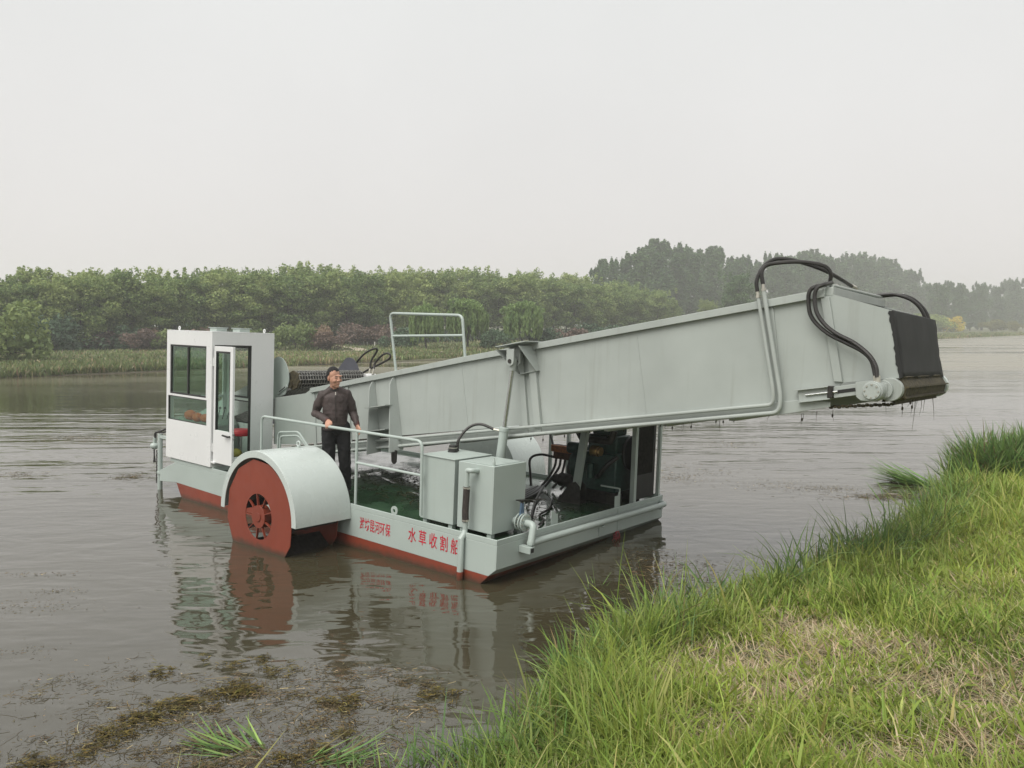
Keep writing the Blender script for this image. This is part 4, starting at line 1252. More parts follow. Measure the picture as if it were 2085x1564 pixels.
# rubber flap hung across the mouth
flp = MB()
prof = [(2.94, 2.585), (3.10, 2.560), (3.28, 2.520), (3.425, 2.478)] + [(x + 0.008, z) for x, z in jag]
ny_ = 14
vs, fs = [], []
for j in range(ny_ + 1):
    yy = YN + 0.016 + (YF - YN - 0.032) * j / ny_
    for i, (x, z) in enumerate(prof):
        wob = 0.005 * math.sin(j * 1.3 + i * 0.8)
        vs.append((x + wob * (0.3 + 0.7 * (i > 3)), yy, z + (0.010 * math.sin(j * 2.1) if i == len(prof) - 1 else 0)))
for j in range(ny_):
    for i in range(len(prof) - 1):
        b = j * len(prof) + i
        fs.append((b, b + 1, b + len(prof) + 1, b + len(prof)))
flp.add(vs, fs)
fo = flp.build('rubber_flap', M['flap'], conv)
sm = fo.modifiers.new('thickness', 'SOLIDIFY'); sm.thickness = 0.010
# ragged rubber edge lapped over the near plate
rg = MB(); pts = []
for t in np.linspace(0, 1, 26):
    z = 2.478 + (1.902 - 2.478) * t; x = 3.415 + (3.526 - 3.415) * t
    pts.append((x - 0.012 - 0.018 * rj.random(), z))
rg.prism_y(pts + [(3.537, 1.902), (3.432, 2.475)], YN - 0.006, YN - 0.001)
rg.build('ragged_edge', M['flap'], conv)
# end roller with slats, motor and bearing
rl = MB(); n = 8; rx, rz = 3.455, 1.80
poly = [(rx + 0.115 * math.cos(2 * math.pi * k / n + 0.2), rz + 0.115 * math.sin(2 * math.pi * k / n + 0.2)) for k in range(n)]
rl.prism_y(poly, YN + 0.02, YF - 0.02)
rlo = rl.build('end_roller', M['weedy'], conv, 0.006, smooth=0)
for k in range(n):
    a = 2 * math.pi * k / n + 0.2; d = Vector((math.cos(a), 0, math.sin(a)))
    MB().obox(Vector((rx, (YN + YF) / 2, rz)) + d * 0.122, d * 0.014, (0, (YF - YN) / 2 - 0.03, 0), Vector((-d.z, 0, d.x)) * 0.007).build('slat', M['weedy'], rlo)
ch = MB()
for i in range(16):
    x = 2.95 + 0.034 * i; z = 1.615 + (x - 2.95) * 0.13
    ch.ball((x, YN + 0.05, z - 0.015 + 0.006 * (i % 2)), (0.022, 0.02, 0.016), 6, 4)
ch.build('chain', M['weedy'], conv)
mt = MB()
mt.cyl((rx, YN + 0.02, rz), (rx, YN - 0.06, rz), 0.10, n=24); mt.cyl((3.40, YN - 0.055, 1.795), (3.40, YN - 0.09, 1.795), 0.085, n=20)
mt.cyl((3.36, 0.86, 1.785), (3.36, YN - 0.07, 1.785), 0.083, n=24); mt.cyl((3.36, 0.835, 1.785), (3.36, 0.862, 1.785), 0.072, n=24)
mto = mt.build('drive_motor', PC, conv, 0.004)
mb2 = MB()
for k in range(8):
    a = 2 * math.pi * k / 8; mb2.cyl((3.36 + 0.055 * math.cos(a), 0.828, 1.785 + 0.055 * math.sin(a)), (3.36 + 0.055 * math.cos(a), 0.84, 1.785 + 0.055 * math.sin(a)), 0.007, n=6)
mb2.build('motor_bolt', M['zinc'], mto)
mp2 = MB(); mp2.prism_y([(3.19, 1.85), (3.36, 1.878), (3.44, 1.85), (3.45, 1.74), (3.37, 1.69), (3.24, 1.69), (3.20, 1.72)], 0.99, 1.015); mp2.build('motor_plate', PC, mto, 0.003)
for dx in (0, 0.022):
    f = MB(); f.cyl((3.352 + dx, 0.98 - dx, 1.915), (3.357 + dx, 0.98 - dx, 1.855), 0.021, n=8); f.build('hose_fitting', M['zinc'], conv)
en = MB(); en.cyl((rx, YF - 0.01, rz), (rx, YF + 0.07, rz), 0.125, n=20); en.cyl((rx, YF + 0.07, rz), (rx, YF + 0.23, rz), 0.095, 0.06, n=20); en.build('bearing_cap', PW, conv, 0.004)
# take-up slides
tk = MB(); tk.obox((2.82, YN - 0.03, 1.712), (0.138, 0, 0.026), (0, 0.018, 0), (-0.009, 0, 0.052)); tk.build('take_up_slide', PC, conv, 0.003)
tk = MB(); tk.obox((2.80, YN - 0.052, 1.765), (0.15, 0, 0.028), (0, 0.03, 0), (0, 0, 0.005)); tk.obox((2.83, YN - 0.052, 1.657), (0.14, 0, 0.027), (0, 0.03, 0), (0, 0, 0.005)); tk.build('take_up_guide', PC, conv, 0.002)
tk = MB(); tk.obox((3.10, YN - 0.03, 1.765), (0.11, 0, 0.024), (0, 0.018, 0), (-0.008, 0, 0.050)); tk.build('take_up_slide', PC, conv, 0.003)
tk = MB(); tk.cyl((2.75, YN - 0.056, 1.700), (3.03, YN - 0.056, 1.754), 0.011, n=8); tk.build('take_up_screw', M['steel'], conv)
tk = MB(); tk.obox((3.10, YN - 0.0495, 1.766), (0.075, 0, 0.016), (0, 0.002, 0), (-0.003, 0, 0.015)); tk.build('slot', M['black'], conv)
tk = MB(); tk.box(2.945, 2.99, YN - 0.075, YN - 0.012, 1.69, 1.80); tk.build('take_up_nut', M['darksteel'], conv, 0.004)
# guard rail on top of the conveyor
gr = MB()
gr.tube(rounded([(-2.83, YN - 0.02, topz(-2.83)), (-2.985, YN - 0.02, 2.425), (-1.612, YN - 0.02, 2.405), (-1.541, YN - 0.02, topz(-1.541))], 0.08), 0.0185, 10)
gr.cyl((-2.905, YN - 0.02, 2.112), (-1.583, YN - 0.02, 2.150), 0.0165, n=10)
gr.build('guard_rail', P_, conv)
# lift bracket
bk = MB()
bk.prism_y([(-0.80, topz(-0.80) + 0.022), (-0.36, topz(-0.36) + 0.022), (-0.36, topz(-0.36) + 0.010), (-0.80, topz(-0.80) + 0.010)], 0.80, YN + 0.02)
bk.add([(-0.80, 0.80, 1.99), (-0.62, 0.80 + 0.24, 1.70), (-0.62, YN, 1.70), (-0.80, YN, 1.99), (-0.79, 0.80, 1.99), (-0.61, 0.80 + 0.24, 1.70), (-0.61, YN, 1.70), (-0.79, YN, 1.99)], [(0, 1, 2, 3), (7, 6, 5, 4), (0, 4, 5, 1), (1, 5, 6, 2), (2, 6, 7, 3), (3, 7, 4, 0)])
bk.add([(-0.46, 0.80, 2.05), (-0.36, 0.80 + 0.22, 1.76), (-0.36, YN, 1.76), (-0.46, YN, 2.05), (-0.45, 0.80, 2.05), (-0.35, 0.80 + 0.22, 1.76), (-0.35, YN, 1.76), (-0.45, YN, 2.05)], [(0, 1, 2, 3), (7, 6, 5, 4), (0, 4, 5, 1), (1, 5, 6, 2), (2, 6, 7, 3), (3, 7, 4, 0)])
bk.obox((-0.49, YN - 0.035, 1.735), (0.13, 0, 0.03), (0, 0.03, 0), (0, 0, 0.006))
bko = bk.build('lift_bracket', PC, conv, 0.003)
for yy in (0.835, 0.955):
    e = MB(); n = 12
    pl = [(-0.59 + 0.055 * math.cos(a), 1.865 + 0.055 * math.sin(a)) for a in np.linspace(math.pi, 2 * math.pi, n)] + [(-0.535, 2.01), (-0.645, 2.0)]
    e.prism_y(pl, yy - 0.012, yy + 0.012); e.build('clevis', PC, bko, 0.002)
e = MB(); e.cyl((-0.59, 0.81, 1.865), (-0.59, 0.98, 1.865), 0.024, n=14); e.build('pin', M['darksteel'], bko)

# lift cylinder
lc = empty('lift_cylinder', parent=boat)
a0, a1 = Vector((-0.59, 0.895, 1.865)), Vector((-0.83, 0.895, 0.02))
q = lambda t: a0 + (a1 - a0) * t
MB().cyl(q(0.04), q(0.48), 0.0245, n=18).build('rod', M['steel'], lc)
MB().cyl(q(-0.02), q(0.06), 0.04, n=16).build('rod_eye', PC, lc, 0.004)
c = MB(); c.cyl(q(0.435), q(0.96), 0.056, n=22); c.cyl(q(0.43), q(0.455), 0.062, n=22); c.build('barrel', P_, lc, 0.003)
c = MB(); c.prism_y([(-0.80, 0.52), (-0.70, 0.40), (-0.60, -0.05), (-1.02, -0.05), (-0.95, 0.15)], 0.955, 0.967); c.prism_y([(-0.80, 0.32), (-0.72, 0.30), (-0.66, -0.05), (-1.0, -0.05), (-0.93, 0.15)], 0.823, 0.835); c.build('foot_bracket', P_, lc)
f = MB(); f.cyl(q(0.455) + Vector((-0.05, -0.01, 0)), q(0.455) + Vector((-0.15, -0.03, 0.012)), 0.015, n=8); f.build('hose_fitting', M['zinc'], lc)
hose([q(0.455) + Vector((-0.14, -0.03, 0.012)), (-0.98, 0.80, 1.085), (-1.10, 0.74, 1.05), (-1.17, 0.66, 0.94), (-1.19, 0.62, 0.80), (-1.19, 0.72, 0.45), (-1.15, 0.80, 0.0)], 0.017, lc)

# support legs and stern posts under the conveyor
lg = MB(); lg.obox((-0.607, 2.42, 0.53), (0.05, 0, 0.0), (0, 0.035, 0), (0.058, 0, 0.41)); lg.build('support_leg', P_, boat, 0.004)
for yy in (2.345, 2.485):
    lg = MB(); lg.prism_y([(-0.92, -0.05), (-0.54, -0.05), (-0.56, 0.19), (-0.63, 0.25), (-0.72, 0.22)], yy, yy + 0.012); lg.build('leg_bracket', M['darksteel'], boat)
for (px_, py_) in ((-0.065, 2.905), (-0.06, 3.585), (-1.62, 3.58), (-1.95, 3.57)):
    r = 0.024 if py_ > 3 else 0.033
    MB().box(px_ - r, px_ + r, py_ - r, py_ + r, -0.05, 1.25).build('stern_post', P_, boat, 0.004)
hose([(-1.93, 3.3, 1.05), (-1.80, 3.25, 0.85), (-1.62, 3.15, 0.62), (-1.55, 3.1, 0.5)], 0.018, boat)

# ---- engine and hydraulic power pack under the conveyor
eng = empty('engine', parent=boat)
e = MB(); e.box(-0.78, -0.24, 2.72, 3.22, 0.10, 0.62); e.box(-0.74, -0.28, 2.78, 3.16, 0.62, 0.86); e.box(-0.70, -0.32, 2.82, 3.12, 0.86, 0.98); e.build('block', M['engine'], eng, 0.02)
e = MB(); e.cyl((-0.80, 2.97, 0.40), (-0.98, 2.97, 0.40), 0.27, n=28); e.cyl((-0.98, 2.97, 0.40), (-1.08, 2.97, 0.40), 0.16, n=24); e.build('flywheel_housing', M['engine'], eng, 0.01)
for i in range(4):
    e = MB(); e.cyl((-0.70 + 0.125 * i, 2.66, 0.80), (-0.70 + 0.125 * i, 2.80, 0.80), 0.035, n=12); e.build('manifold_port', M['engine'], eng)
e = MB(); e.tube(rounded([(-0.74, 2.66, 0.80), (-0.30, 2.66, 0.80), (-0.26, 2.68, 0.95)], 0.04), 0.045, 12); e.build('manifold', M['darksteel'], eng)
e = MB(); e.cyl((-0.55, 2.60, 0.66), (-0.44, 2.60, 0.66), 0.075, n=22); e.cyl((-0.44, 2.60, 0.66), (-0.40, 2.60, 0.66), 0.060, n=22); e.build('pulley', M['brass'], eng, 0.004)
e = MB(); e.cyl((-0.72, 2.62, 0.36), (-0.72, 2.62, 0.60), 0.055, n=18); e.cyl((-0.58, 2.62, 0.28), (-0.58, 2.62, 0.48), 0.05, n=18); e.build('oil_filter', M['engine'], eng, 0.006)
e = MB(); e.tube(rounded([(-0.50, 2.66, 0.30), (-0.42, 2.60, 0.34), (-0.30, 2.60, 0.50), (-0.20, 2.70, 0.60)], 0.05), 0.03, 10); e.build('coolant_hose', M['hose'], eng)
e = MB(); e.box(-0.85, -0.15, 2.70, 2.76, -0.05, 0.10); e.box(-0.85, -0.15, 3.18, 3.24, -0.05, 0.10); e.build('engine_bed', M['darksteel'], eng)
e = MB(); e.tube(rounded([(-0.95, 3.0, 0.72), (-1.02, 2.95, 0.86), (-0.95, 2.9, 1.05)], 0.05), 0.055, 14); e.ball((-1.02, 2.86, 0.90), (0.05, 0.05, 0.055), 10, 8); e.cyl((-0.90, 2.9, 0.60), (-0.90, 2.9, 1.06), 0.04, n=12); e.build('air_intake', M['black'], eng)
e = MB(); e.cyl((-1.10, 2.86, 0.62), (-0.92, 2.86, 0.62), 0.085, n=20); e.build('starter', M['engine'], eng, 0.01)
# radiator
rd = MB(); rd.box(-0.135, -0.075, 2.95, 3.50, 0.0, 0.33); rd.box(-0.135, -0.075, 2.95, 2.985, 0.3305, 1.12); rd.box(-0.135, -0.075, 3.43, 3.50, 0.3305, 1.12); rd.box(-0.135, -0.075, 2.9855, 3.4295, 1.06, 1.12)
rdo = rd.build('radiator', M['black'], eng, 0.004)
MB().box(-0.125, -0.10, 2.9855, 3.4295, 0.33, 1.06).build('core', simple('radiator_core', (0.028, 0.026, 0.025), 0.7, 0.3, 0.3, 20), rdo)
for k in range(18):
    yy = 3.0 + 0.0245 * k
    MB().box(-0.100, -0.084, yy - 0.003, yy + 0.003, 0.331, 1.059).build('fin', M['darksteel'], rdo)
e = MB(); e.cyl((-0.24, 3.10, 0.62), (-0.20, 3.10, 0.62), 0.24, n=26); e.build('fan_shroud', M['black'], eng, 0.006)
# pump, control block with hoses
pu = empty('hydraulic_valve', parent=boat)
e = MB(); e.box(-1.52, -1.12, 2.98, 3.12, 0.50, 0.60); e.build('valve_block', M['valve'], pu, 0.010)
for k in range(3):
    e = MB(); e.obox((-1.44 + 0.12 * k, 3.05, 0.6015), (0.040, 0.0, 0), (0.018, 0.040, 0), (0, 0, 0.003)); e.build('valve_slot', M['black'], pu)
e = MB(); e.box(-1.48, -1.10, 2.99, 3.11, 0.40, 0.499); e.build('manifold', simple('rusty_manifold', (0.10, 0.045, 0.025), 0.7, 0.2, 0.5, 25), pu, 0.006)
e = MB(); e.box(-1.16, -0.98, 2.93, 3.10, -0.05, 0.44); e.build('pump_stand', M['black'], pu, 0.006)
e = MB(); e.cyl((-1.30, 2.95, 0.12), (-1.05, 2.95, 0.12), 0.10, n=20); e.cyl((-1.40, 2.95, 0.12), (-1.30, 2.95, 0.12), 0.07, n=16); e.build('pump', M['darksteel'], pu, 0.006)
hose([(-1.46, 3.0, 0.42), (-1.66, 2.92, 0.44), (-1.80, 2.86, 0.36), (-1.74, 2.80, 0.15), (-1.66, 2.72, 0.0)], 0.019, pu)
for k, (ax, bx) in enumerate(((-1.44, -1.50), (-1.36, -1.44), (-1.28, -1.30), (-1.20, -1.16))):
    hose([(ax, 3.02, 0.40), (ax - 0.01, 3.0, 0.28), (bx, 2.93, 0.12), (bx - 0.06, 2.84, -0.01)], 0.019, pu)
# hoses lying on the deck towards the oil tank
for k in range(5):
    o_ = 0.055 * k
    hose([(-1.62 + o_ * 0.6, 2.78, -0.02 + 0.01 * (k % 2)), (-1.50 + o_, 2.30, -0.02), (-1.32 + o_ * 0.9, 1.70, -0.022), (-1.15 + o_ * 0.8, 1.10, -0.018), (-1.02 + o_ * 0.7, 0.76, 0.06)], 0.021, boat, 'deck_hose')
hose([(-1.42, 2.70, 0.03), (-1.05, 2.05, -0.02), (-0.72, 1.55, -0.022), (-0.45, 1.15, -0.022), (-0.32, 0.80, 0.02), (-0.33, 0.69, 0.06)], 0.017, boat, 'deck_hose')
hose([(-0.9, 2.2, -0.03), (-0.62, 1.75, -0.028), (-0.5, 1.4, -0.03), (-0.30, 1.22, -0.028), (-0.2, 1.0, -0.028)], 0.015, boat, 'deck_hose')

# ---- intake conveyor beside and ahead of the cab
ik = empty('intake_conveyor', parent=boat)
for yy, mm in ((1.24, P_), (2.70, simple('slate_far_plate', (0.075, 0.078, 0.095), 0.6))):  # far plate gets a darker slate colour than the near one
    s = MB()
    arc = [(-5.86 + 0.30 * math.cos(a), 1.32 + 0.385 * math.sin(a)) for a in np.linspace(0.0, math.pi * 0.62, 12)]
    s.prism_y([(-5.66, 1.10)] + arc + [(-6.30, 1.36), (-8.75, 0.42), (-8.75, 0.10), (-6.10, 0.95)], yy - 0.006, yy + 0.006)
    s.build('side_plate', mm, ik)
belt = MB()
path = [(-5.52 + 0.15 * math.cos(a), 1.335 + 0.15 * math.sin(a)) for a in np.linspace(-math.pi * 0.55, math.pi * 0.62, 9)]
path = [(-8.4, 0.24), (-7.4, 0.60), (-6.4, 0.94)] + path[:1] + path[1:] + [(-6.4, 1.14), (-7.4, 0.79), (-8.4, 0.43)]
P3 = []
for (xa, za), (xb, zb) in zip(path[:-1], path[1:]):
    nseg = max(1, int(math.hypot(xb - xa, zb - za) / 0.055))
    for t in range(nseg): P3.append((xa + (xb - xa) * t / nseg, za + (zb - za) * t / nseg))
for x, z in P3:
    belt.cyl((x, 1.30, z), (x, 2.64, z), 0.009, n=5)
for j in range(26):
    yy = 1.31 + 1.32 * j / 25
    for k in range(0, len(P3) - 1):
        if abs(P3[k][0] + 5.6) < 0.75:
            (xa, za), (xb, zb) = P3[k], P3[k + 1]
            d = Vector((xb - xa, 0, zb - za)); 
            if d.length < 1e-4 or d.length > 0.2: continue
            nn = Vector((-d.z, 0, d.x)).normalized()
            belt.obox((xa / 2 + xb / 2, yy + 0.011 * (k % 2), za / 2 + zb / 2), d * 0.55, (0, 0.005, 0), nn * 0.010)
belt.build('wire_belt', M['mesh'], ik, smooth=0)
dr = MB(); n = 8
dr.prism_y([(-5.52 + 0.12 * math.cos(2 * math.pi * k / n), 1.335 + 0.12 * math.sin(2 * math.pi * k / n)) for k in range(n)], 1.30, 2.66)
dr.build('drum', M['black'], ik, smooth=0)
dr = MB(); dr.cyl((-5.52, 1.28, 1.335), (-5.52, 1.34, 1.335), 0.16, n=8); dr.cyl((-5.58, 1.255, 1.27), (-5.58, 1.30, 1.27), 0.07, n=14); dr.build('sprocket', M['weedy'], ik, smooth=0)
dr = MB(); dr.obox((-5.72, 1.225, 1.17), (0.13, 0, 0.075), (0, 0.014, 0), (-0.012, 0, 0.022)); dr.build('take_up_slide', P_, ik, 0.003)
dr = MB(); dr.obox((-5.71, 1.208, 1.175), (0.08, 0, 0.046), (0, 0.002, 0), (-0.004, 0, 0.007)); dr.build('slot', M['black'], ik)
for i in range(3):
    z = 1.28 - 0.05 * i
    MB().cyl((-5.45 - 0.35 * i, 2.72, z), (-5.45 - 0.35 * i, 2.78, z), 0.05, n=14).build('roller', M['weedy'], ik)
dr = MB(); dr.cyl((-5.46, 2.72, 1.36), (-5.46, 2.95, 1.36), 0.075, n=18); dr.cyl((-5.46, 2.95, 1.36), (-5.46, 3.0, 1.36), 0.055, n=18); dr.build('drive_motor', M['white'], ik, 0.004)
for dx in (0.0, 0.10):
    MB().cyl((-5.50 + dx, 2.86, 1.42), (-5.50 + dx, 2.88, 1.52), 0.022, n=8).build('hose_fitting', M['zinc'], ik)
hose([(-5.50, 2.88, 1.50), (-5.50, 2.90, 1.66), (-5.40, 2.94, 1.84), (-5.42, 2.90, 1.88), (-5.62, 2.84, 1.78), (-5.86, 2.80, 1.55), (-6.2, 2.78, 1.2)], 0.018, ik)
hose([(-5.40, 2.88, 1.50), (-5.42, 2.92, 1.62), (-5.28, 2.98, 1.78), (-5.16, 3.02, 1.80), (-5.15, 3.02, 1.72), (-5.34, 2.94, 1.60), (-5.62, 2.86, 1.46), (-6.0, 2.80, 1.22)], 0.018, ik)
# hopper plate joining intake and discharge
hp = MB(); hp.add([(-5.75, YN + 0.02, 1.03), (-5.75, YF - 0.02, 1.03), (-5.2, YF - 0.02, 0.40), (-5.2, YN + 0.02, 0.40)], [(0, 1, 2, 3)]); hpo = hp.build('hopper_plate', P_, boat)
hpo.modifiers.new('thickness', 'SOLIDIFY').thickness = 0.01

# ---- bow spud pole with chain and hoses
bp = empty('bow_pole', parent=boat)
MB().tube([(-7.55, 0.10, 0.33), (-7.535, 0.10, -0.75)], 0.040, 14).build('pole', P_, bp)
MB().box(-7.54, -7.06, 0.075, 0.125, 0.26, 0.31).build('bracket_arm', P_, bp, 0.003)
MB().box(-7.56, -7.30, 0.05, 0.15, -0.34, -0.30).build('lower_clamp', P_, bp, 0.003)
e = MB(); e.ball((-7.70, 0.08, 0.11), (0.075, 0.075, 0.058), 16, 10); e.cyl((-7.70, 0.08, 0.15), (-7.69, 0.08, 0.25), 0.03, n=12); e.build('winch_motor', P_, bp)
e = MB()
for i in range(16):
    e.ball((-7.625 + 0.008 * (i % 2), 0.08, 0.03 - 0.035 * i), (0.013, 0.011, 0.020), 6, 5)
e.build('chain', M['darksteel'], bp)
MB().tube([(-7.72, 0.08, 0.07), (-7.71, 0.08, -0.06), (-7.70, 0.08, -0.17)], [0.012, 0.012, 0.024], 8).build('hook', M['darksteel'], bp)
hose([(-7.69, 0.08, 0.24), (-7.68, 0.08, 0.33), (-7.55, 0.09, 0.37), (-7.40, 0.11, 0.42), (-7.25, 0.14, 0.50), (-7.12, 0.2, 0.52)], 0.016, bp)
hose([(-7.67, 0.08, 0.25), (-7.64, 0.08, 0.35), (-7.45, 0.1, 0.36), (-7.32, 0.13, 0.40), (-7.12, 0.2, 0.36)], 0.014, bp)

# ================================================================== THINGS ON BOARD
def on_boat(name, p, label, cat, group=None):
    o = empty(name); o.matrix_world = Matrix.Translation(b2w(p)) @ BR.to_4x4()
    return tag(o, label, cat, group)
seat = on_boat('operator_stool', (-6.13, 0.735, CZ0 + 0.031), 'red padded operator stool seen through the open cab door', 'stool')
s = MB(); s.cyl((0, 0, 0.36), (0, 0, 0.42), 0.17, 0.185, n=24); s.cyl((0, 0, 0.42), (0, 0, 0.46), 0.185, 0.15, n=24); s.build('cushion', M['redseat'], seat, 0.012)
s = MB(); s.cyl((0, 0, 0.02), (0, 0, 0.36), 0.022, n=12); s.build('post', M['steel'], seat)
s = MB(); s.cyl((0, 0, 0), (0, 0, 0.02), 0.10, n=20); s.build('base', M['black'], seat)
fl_o = [((-6.86, 0.26, 0.735), (0.12, 0.09, 0.085), 'big orange float lying behind the lower cab window, nearest the bow'),
        ((-6.60, 0.24, 0.690), (0.10, 0.08, 0.075), 'small orange float in the middle behind the lower cab window'),
        ((-6.45, 0.30, 0.735), (0.11, 0.085, 0.070), 'orange float behind the lower cab window, nearest the door')]
shelf = MB(); shelf.box(-7.0, -6.2, 0.03, 0.42, 0.60, 0.615); shelf.build('shelf', M['inner'], cab)
for p, r, lab in fl_o:
    o = on_boat('float', (p[0], p[1], 0.616), lab, 'float', 'orange floats in the cab')
    MB().ball((0, 0, r[2]), r, 16, 10).build('body', M['orange'], o)
    MB().tube([(r[0] * 0.9, 0, r[2]), (r[0] + 0.03, 0, r[2] + 0.01)], 0.018, 8).build('eye', M['orange'], o)
jc = on_boat('cover_bundle', (-5.97, 0.56, CZ0 + 0.031), 'olive cloth bundle on the cab floor below the red stool', 'cloth')
bb = MB(); bb.ball((0, 0, 0.09), (0.11, 0.085, 0.09), 14, 8); bb.build('bundle', M['yellow'], jc)

# ================================================================== THE MAN AT THE RAIL
def blob_mesh(prims, voxel, smooth_it=4, name='blob'):
    """union of ellipsoids and tapered capsules, remeshed into one continuous skin"""
    mb = MB()
    for p in prims:
        if p[0] == 'e':                                   # ellipsoid: centre, radii, optional euler
            t = MB(); t.ball((0, 0, 0), p[2], 20, 14)
            rot = Matrix.Identity(3) if len(p) < 4 else Vector(p[3]) and __import__('mathutils').Euler(p[3]).to_matrix()
            mb.add([rot @ Vector(v) + Vector(p[1]) for v in t.v], t.f)
        else:                                             # 'c' capsule chain: points, radii
            pts = [Vector(a) for a in p[1]]; rs = p[2]
            mb.tube(pts, list(rs), 14)
            for a, r in zip(pts, rs): mb.ball(a, r, 14, 9)
    me = bpy.data.meshes.new(name); me.from_pydata(mb.v, [], mb.f)
    o = bpy.data.objects.new(name, me); COL.objects.link(o)
    r = o.modifiers.new('r', 'REMESH'); r.mode = 'VOXEL'; r.voxel_size = voxel
    s = o.modifiers.new('s', 'SMOOTH'); s.iterations = smooth_it; s.factor = 0.5
    bpy.context.view_layer.update()
    out = bpy.data.meshes.new_from_object(o.evaluated_get(bpy.context.evaluated_depsgraph_get()))
    bpy.data.objects.remove(o, do_unlink=True); bpy.data.meshes.remove(me)
    out.polygons.foreach_set('use_smooth', np.ones(len(out.polygons), dtype=bool))
    return out

def displace(me, amp, sc, ridged=True, mask=None):
    n = len(me.vertices); co = np.empty(n * 3, np.float32); me.vertices.foreach_get('co', co); co = co.reshape(-1, 3)
    no = np.empty(n * 3, np.float32); me.vertices.foreach_get('normal', no); no = no.reshape(-1, 3)
    for i in range(n):
        p = Vector((co[i, 0] * sc[0], co[i, 1] * sc[1], co[i, 2] * sc[2]))
        v = mnoise.noise(p) + 0.5 * mnoise.noise(p * 2.1)
        if ridged: v = 0.6 - abs(v) * 2
        co[i] += no[i] * (v * amp * (mask(co[i]) if mask else 1.0))
    me.vertices.foreach_set('co', co.ravel()); me.update()

MAN_B = (-3.215, 0.42, -0.05)                     # feet on the deck, boat frame
man_loc = b2w(MAN_B)
MAN_RZ = math.radians(14)
man = empty('person', man_loc, MAN_RZ)
tag(man, 'man in dark brown zip jacket and black trousers standing at the boat rail', 'person')
MW2L = (Matrix.Translation(man_loc) @ Matrix.Rotation(MAN_RZ, 4, 'Z')).inverted()
def rail_local(x, dz=0.0, dy=0.0):
    return MW2L @ b2w((x, 0.05 + dy, 0.911 + dz))
gR, gL = rail_local(-2.965), rail_local(-2.33)   # where his right and left hand meet the rail
rdir = (gL - gR).normalized()                     # along the rail, to his left
M['skin'] = simple('skin', (0.50, 0.27, 0.185), 0.5, 0, 0.10, 14, 0.0015, 120)
M['hair'] = simple('black_hair', (0.004, 0.0036, 0.0034), 0.75, 0, 0.3, 60, 0.006, 180)
M['jacket'] = simple('brown_jacket', (0.052, 0.037, 0.034), 0.65, 0, 0.22, 6, 0.004, 55)
M['cuff'] = simple('ribbed_cuff', (0.075, 0.026, 0.022), 0.8, 0, 0.2, 40, 0.003, 150)
M['trousers'] = simple('black_trousers', (0.007, 0.007, 0.0075), 0.8, 0, 0.25, 8, 0.004, 40)
M['shoe'] = simple('black_shoe', (0.012, 0.011, 0.010), 0.35)

# --- skeleton (local: x to his left, -y the way he faces, z up)
HEAD = Vector((-0.012, -0.035, 1.575))
HYAW = math.radians(36)                          # looks a little to his left
HR = Matrix.Rotation(HYAW, 3, 'Z') @ Matrix.Rotation(math.radians(3), 3, 'X')
hp_ = lambda x, y, z: tuple(HEAD + HR @ (Vector((x, y, z)) * 1.09))
shR, shL = Vector((-0.158, 0.015, 1.345)), Vector((0.154, 0.015, 1.345))
elR, elL = Vector((-0.262, 0.050, 1.095)), Vector((0.232, 0.045, 1.090))
wrR = gR + Vector((0.005, 0.075, 0.060)); wrL = Vector((0.282, -0.105, 0.930))
hipR, hipL = Vector((-0.090, 0.01, 0.90)), Vector((0.095, 0.01, 0.90))
knR, knL = Vector((-0.100, -0.015, 0.48)), Vector((0.110, -0.020, 0.48))
anR, anL = Vector((-0.105, 0.03, 0.075)), Vector((0.125, 0.02, 0.075))

def hand(wr, knuckle, side, curl_pts, across=None):
    """palm and five unequal fingers; side +1: thumb towards +x"""
    pr = []
    fw = (knuckle - wr).normalized(); ac = across or rdir; ac = ac - fw * ac.dot(fw); ac.normalize()
    for k in (-1.5, -0.5, 0.5, 1.5):
        pr.append(('c', [wr + ac * 0.009 * k, knuckle + ac * 0.0195 * k], [0.019, 0.0145]))
    lens = {-1.5: 0.82, -0.5: 1.0, 0.5: 0.96, 1.5: 0.72}
    if side < 0: lens = {-k: v for k, v in lens.items()}
    for k, ln in lens.items():
        b = knuckle + ac * 0.0200 * k
        pts = [b]
        for q_ in curl_pts:
            pts.append(b + (Vector(q_) + ac * 0.0015 * k) * ln)
        pr.append(('c', pts, [0.0105, 0.0095, 0.0090, 0.0078][:len(pts)]))
    tb = wr + fw * 0.025 + ac * side * 0.026
    t1_ = tb + fw * 0.030 + ac * side * 0.022 + Vector((0, -0.004, -0.006)); t2_ = t1_ + fw * 0.030 + ac * side * 0.004 + Vector((0, -0.002, -0.012))
    pr.append(('c', [wr + fw * 0.01 + ac * side * 0.012, tb, t1_, t2_], [0.016, 0.0155, 0.0125, 0.0100]))
    return pr
knuR = gR + Vector((0.004, 0.012, 0.034)); knuL = wrL + Vector((0.012, -0.022, -0.072))
curlR = [(0.004, -0.034, -0.004), (0.004, -0.046, -0.030), (0.002, -0.030, -0.052)]
curlL = [(0.003, -0.012, -0.032), (-0.006, -0.014, -0.058), (-0.018, -0.010, -0.076)]

body = []
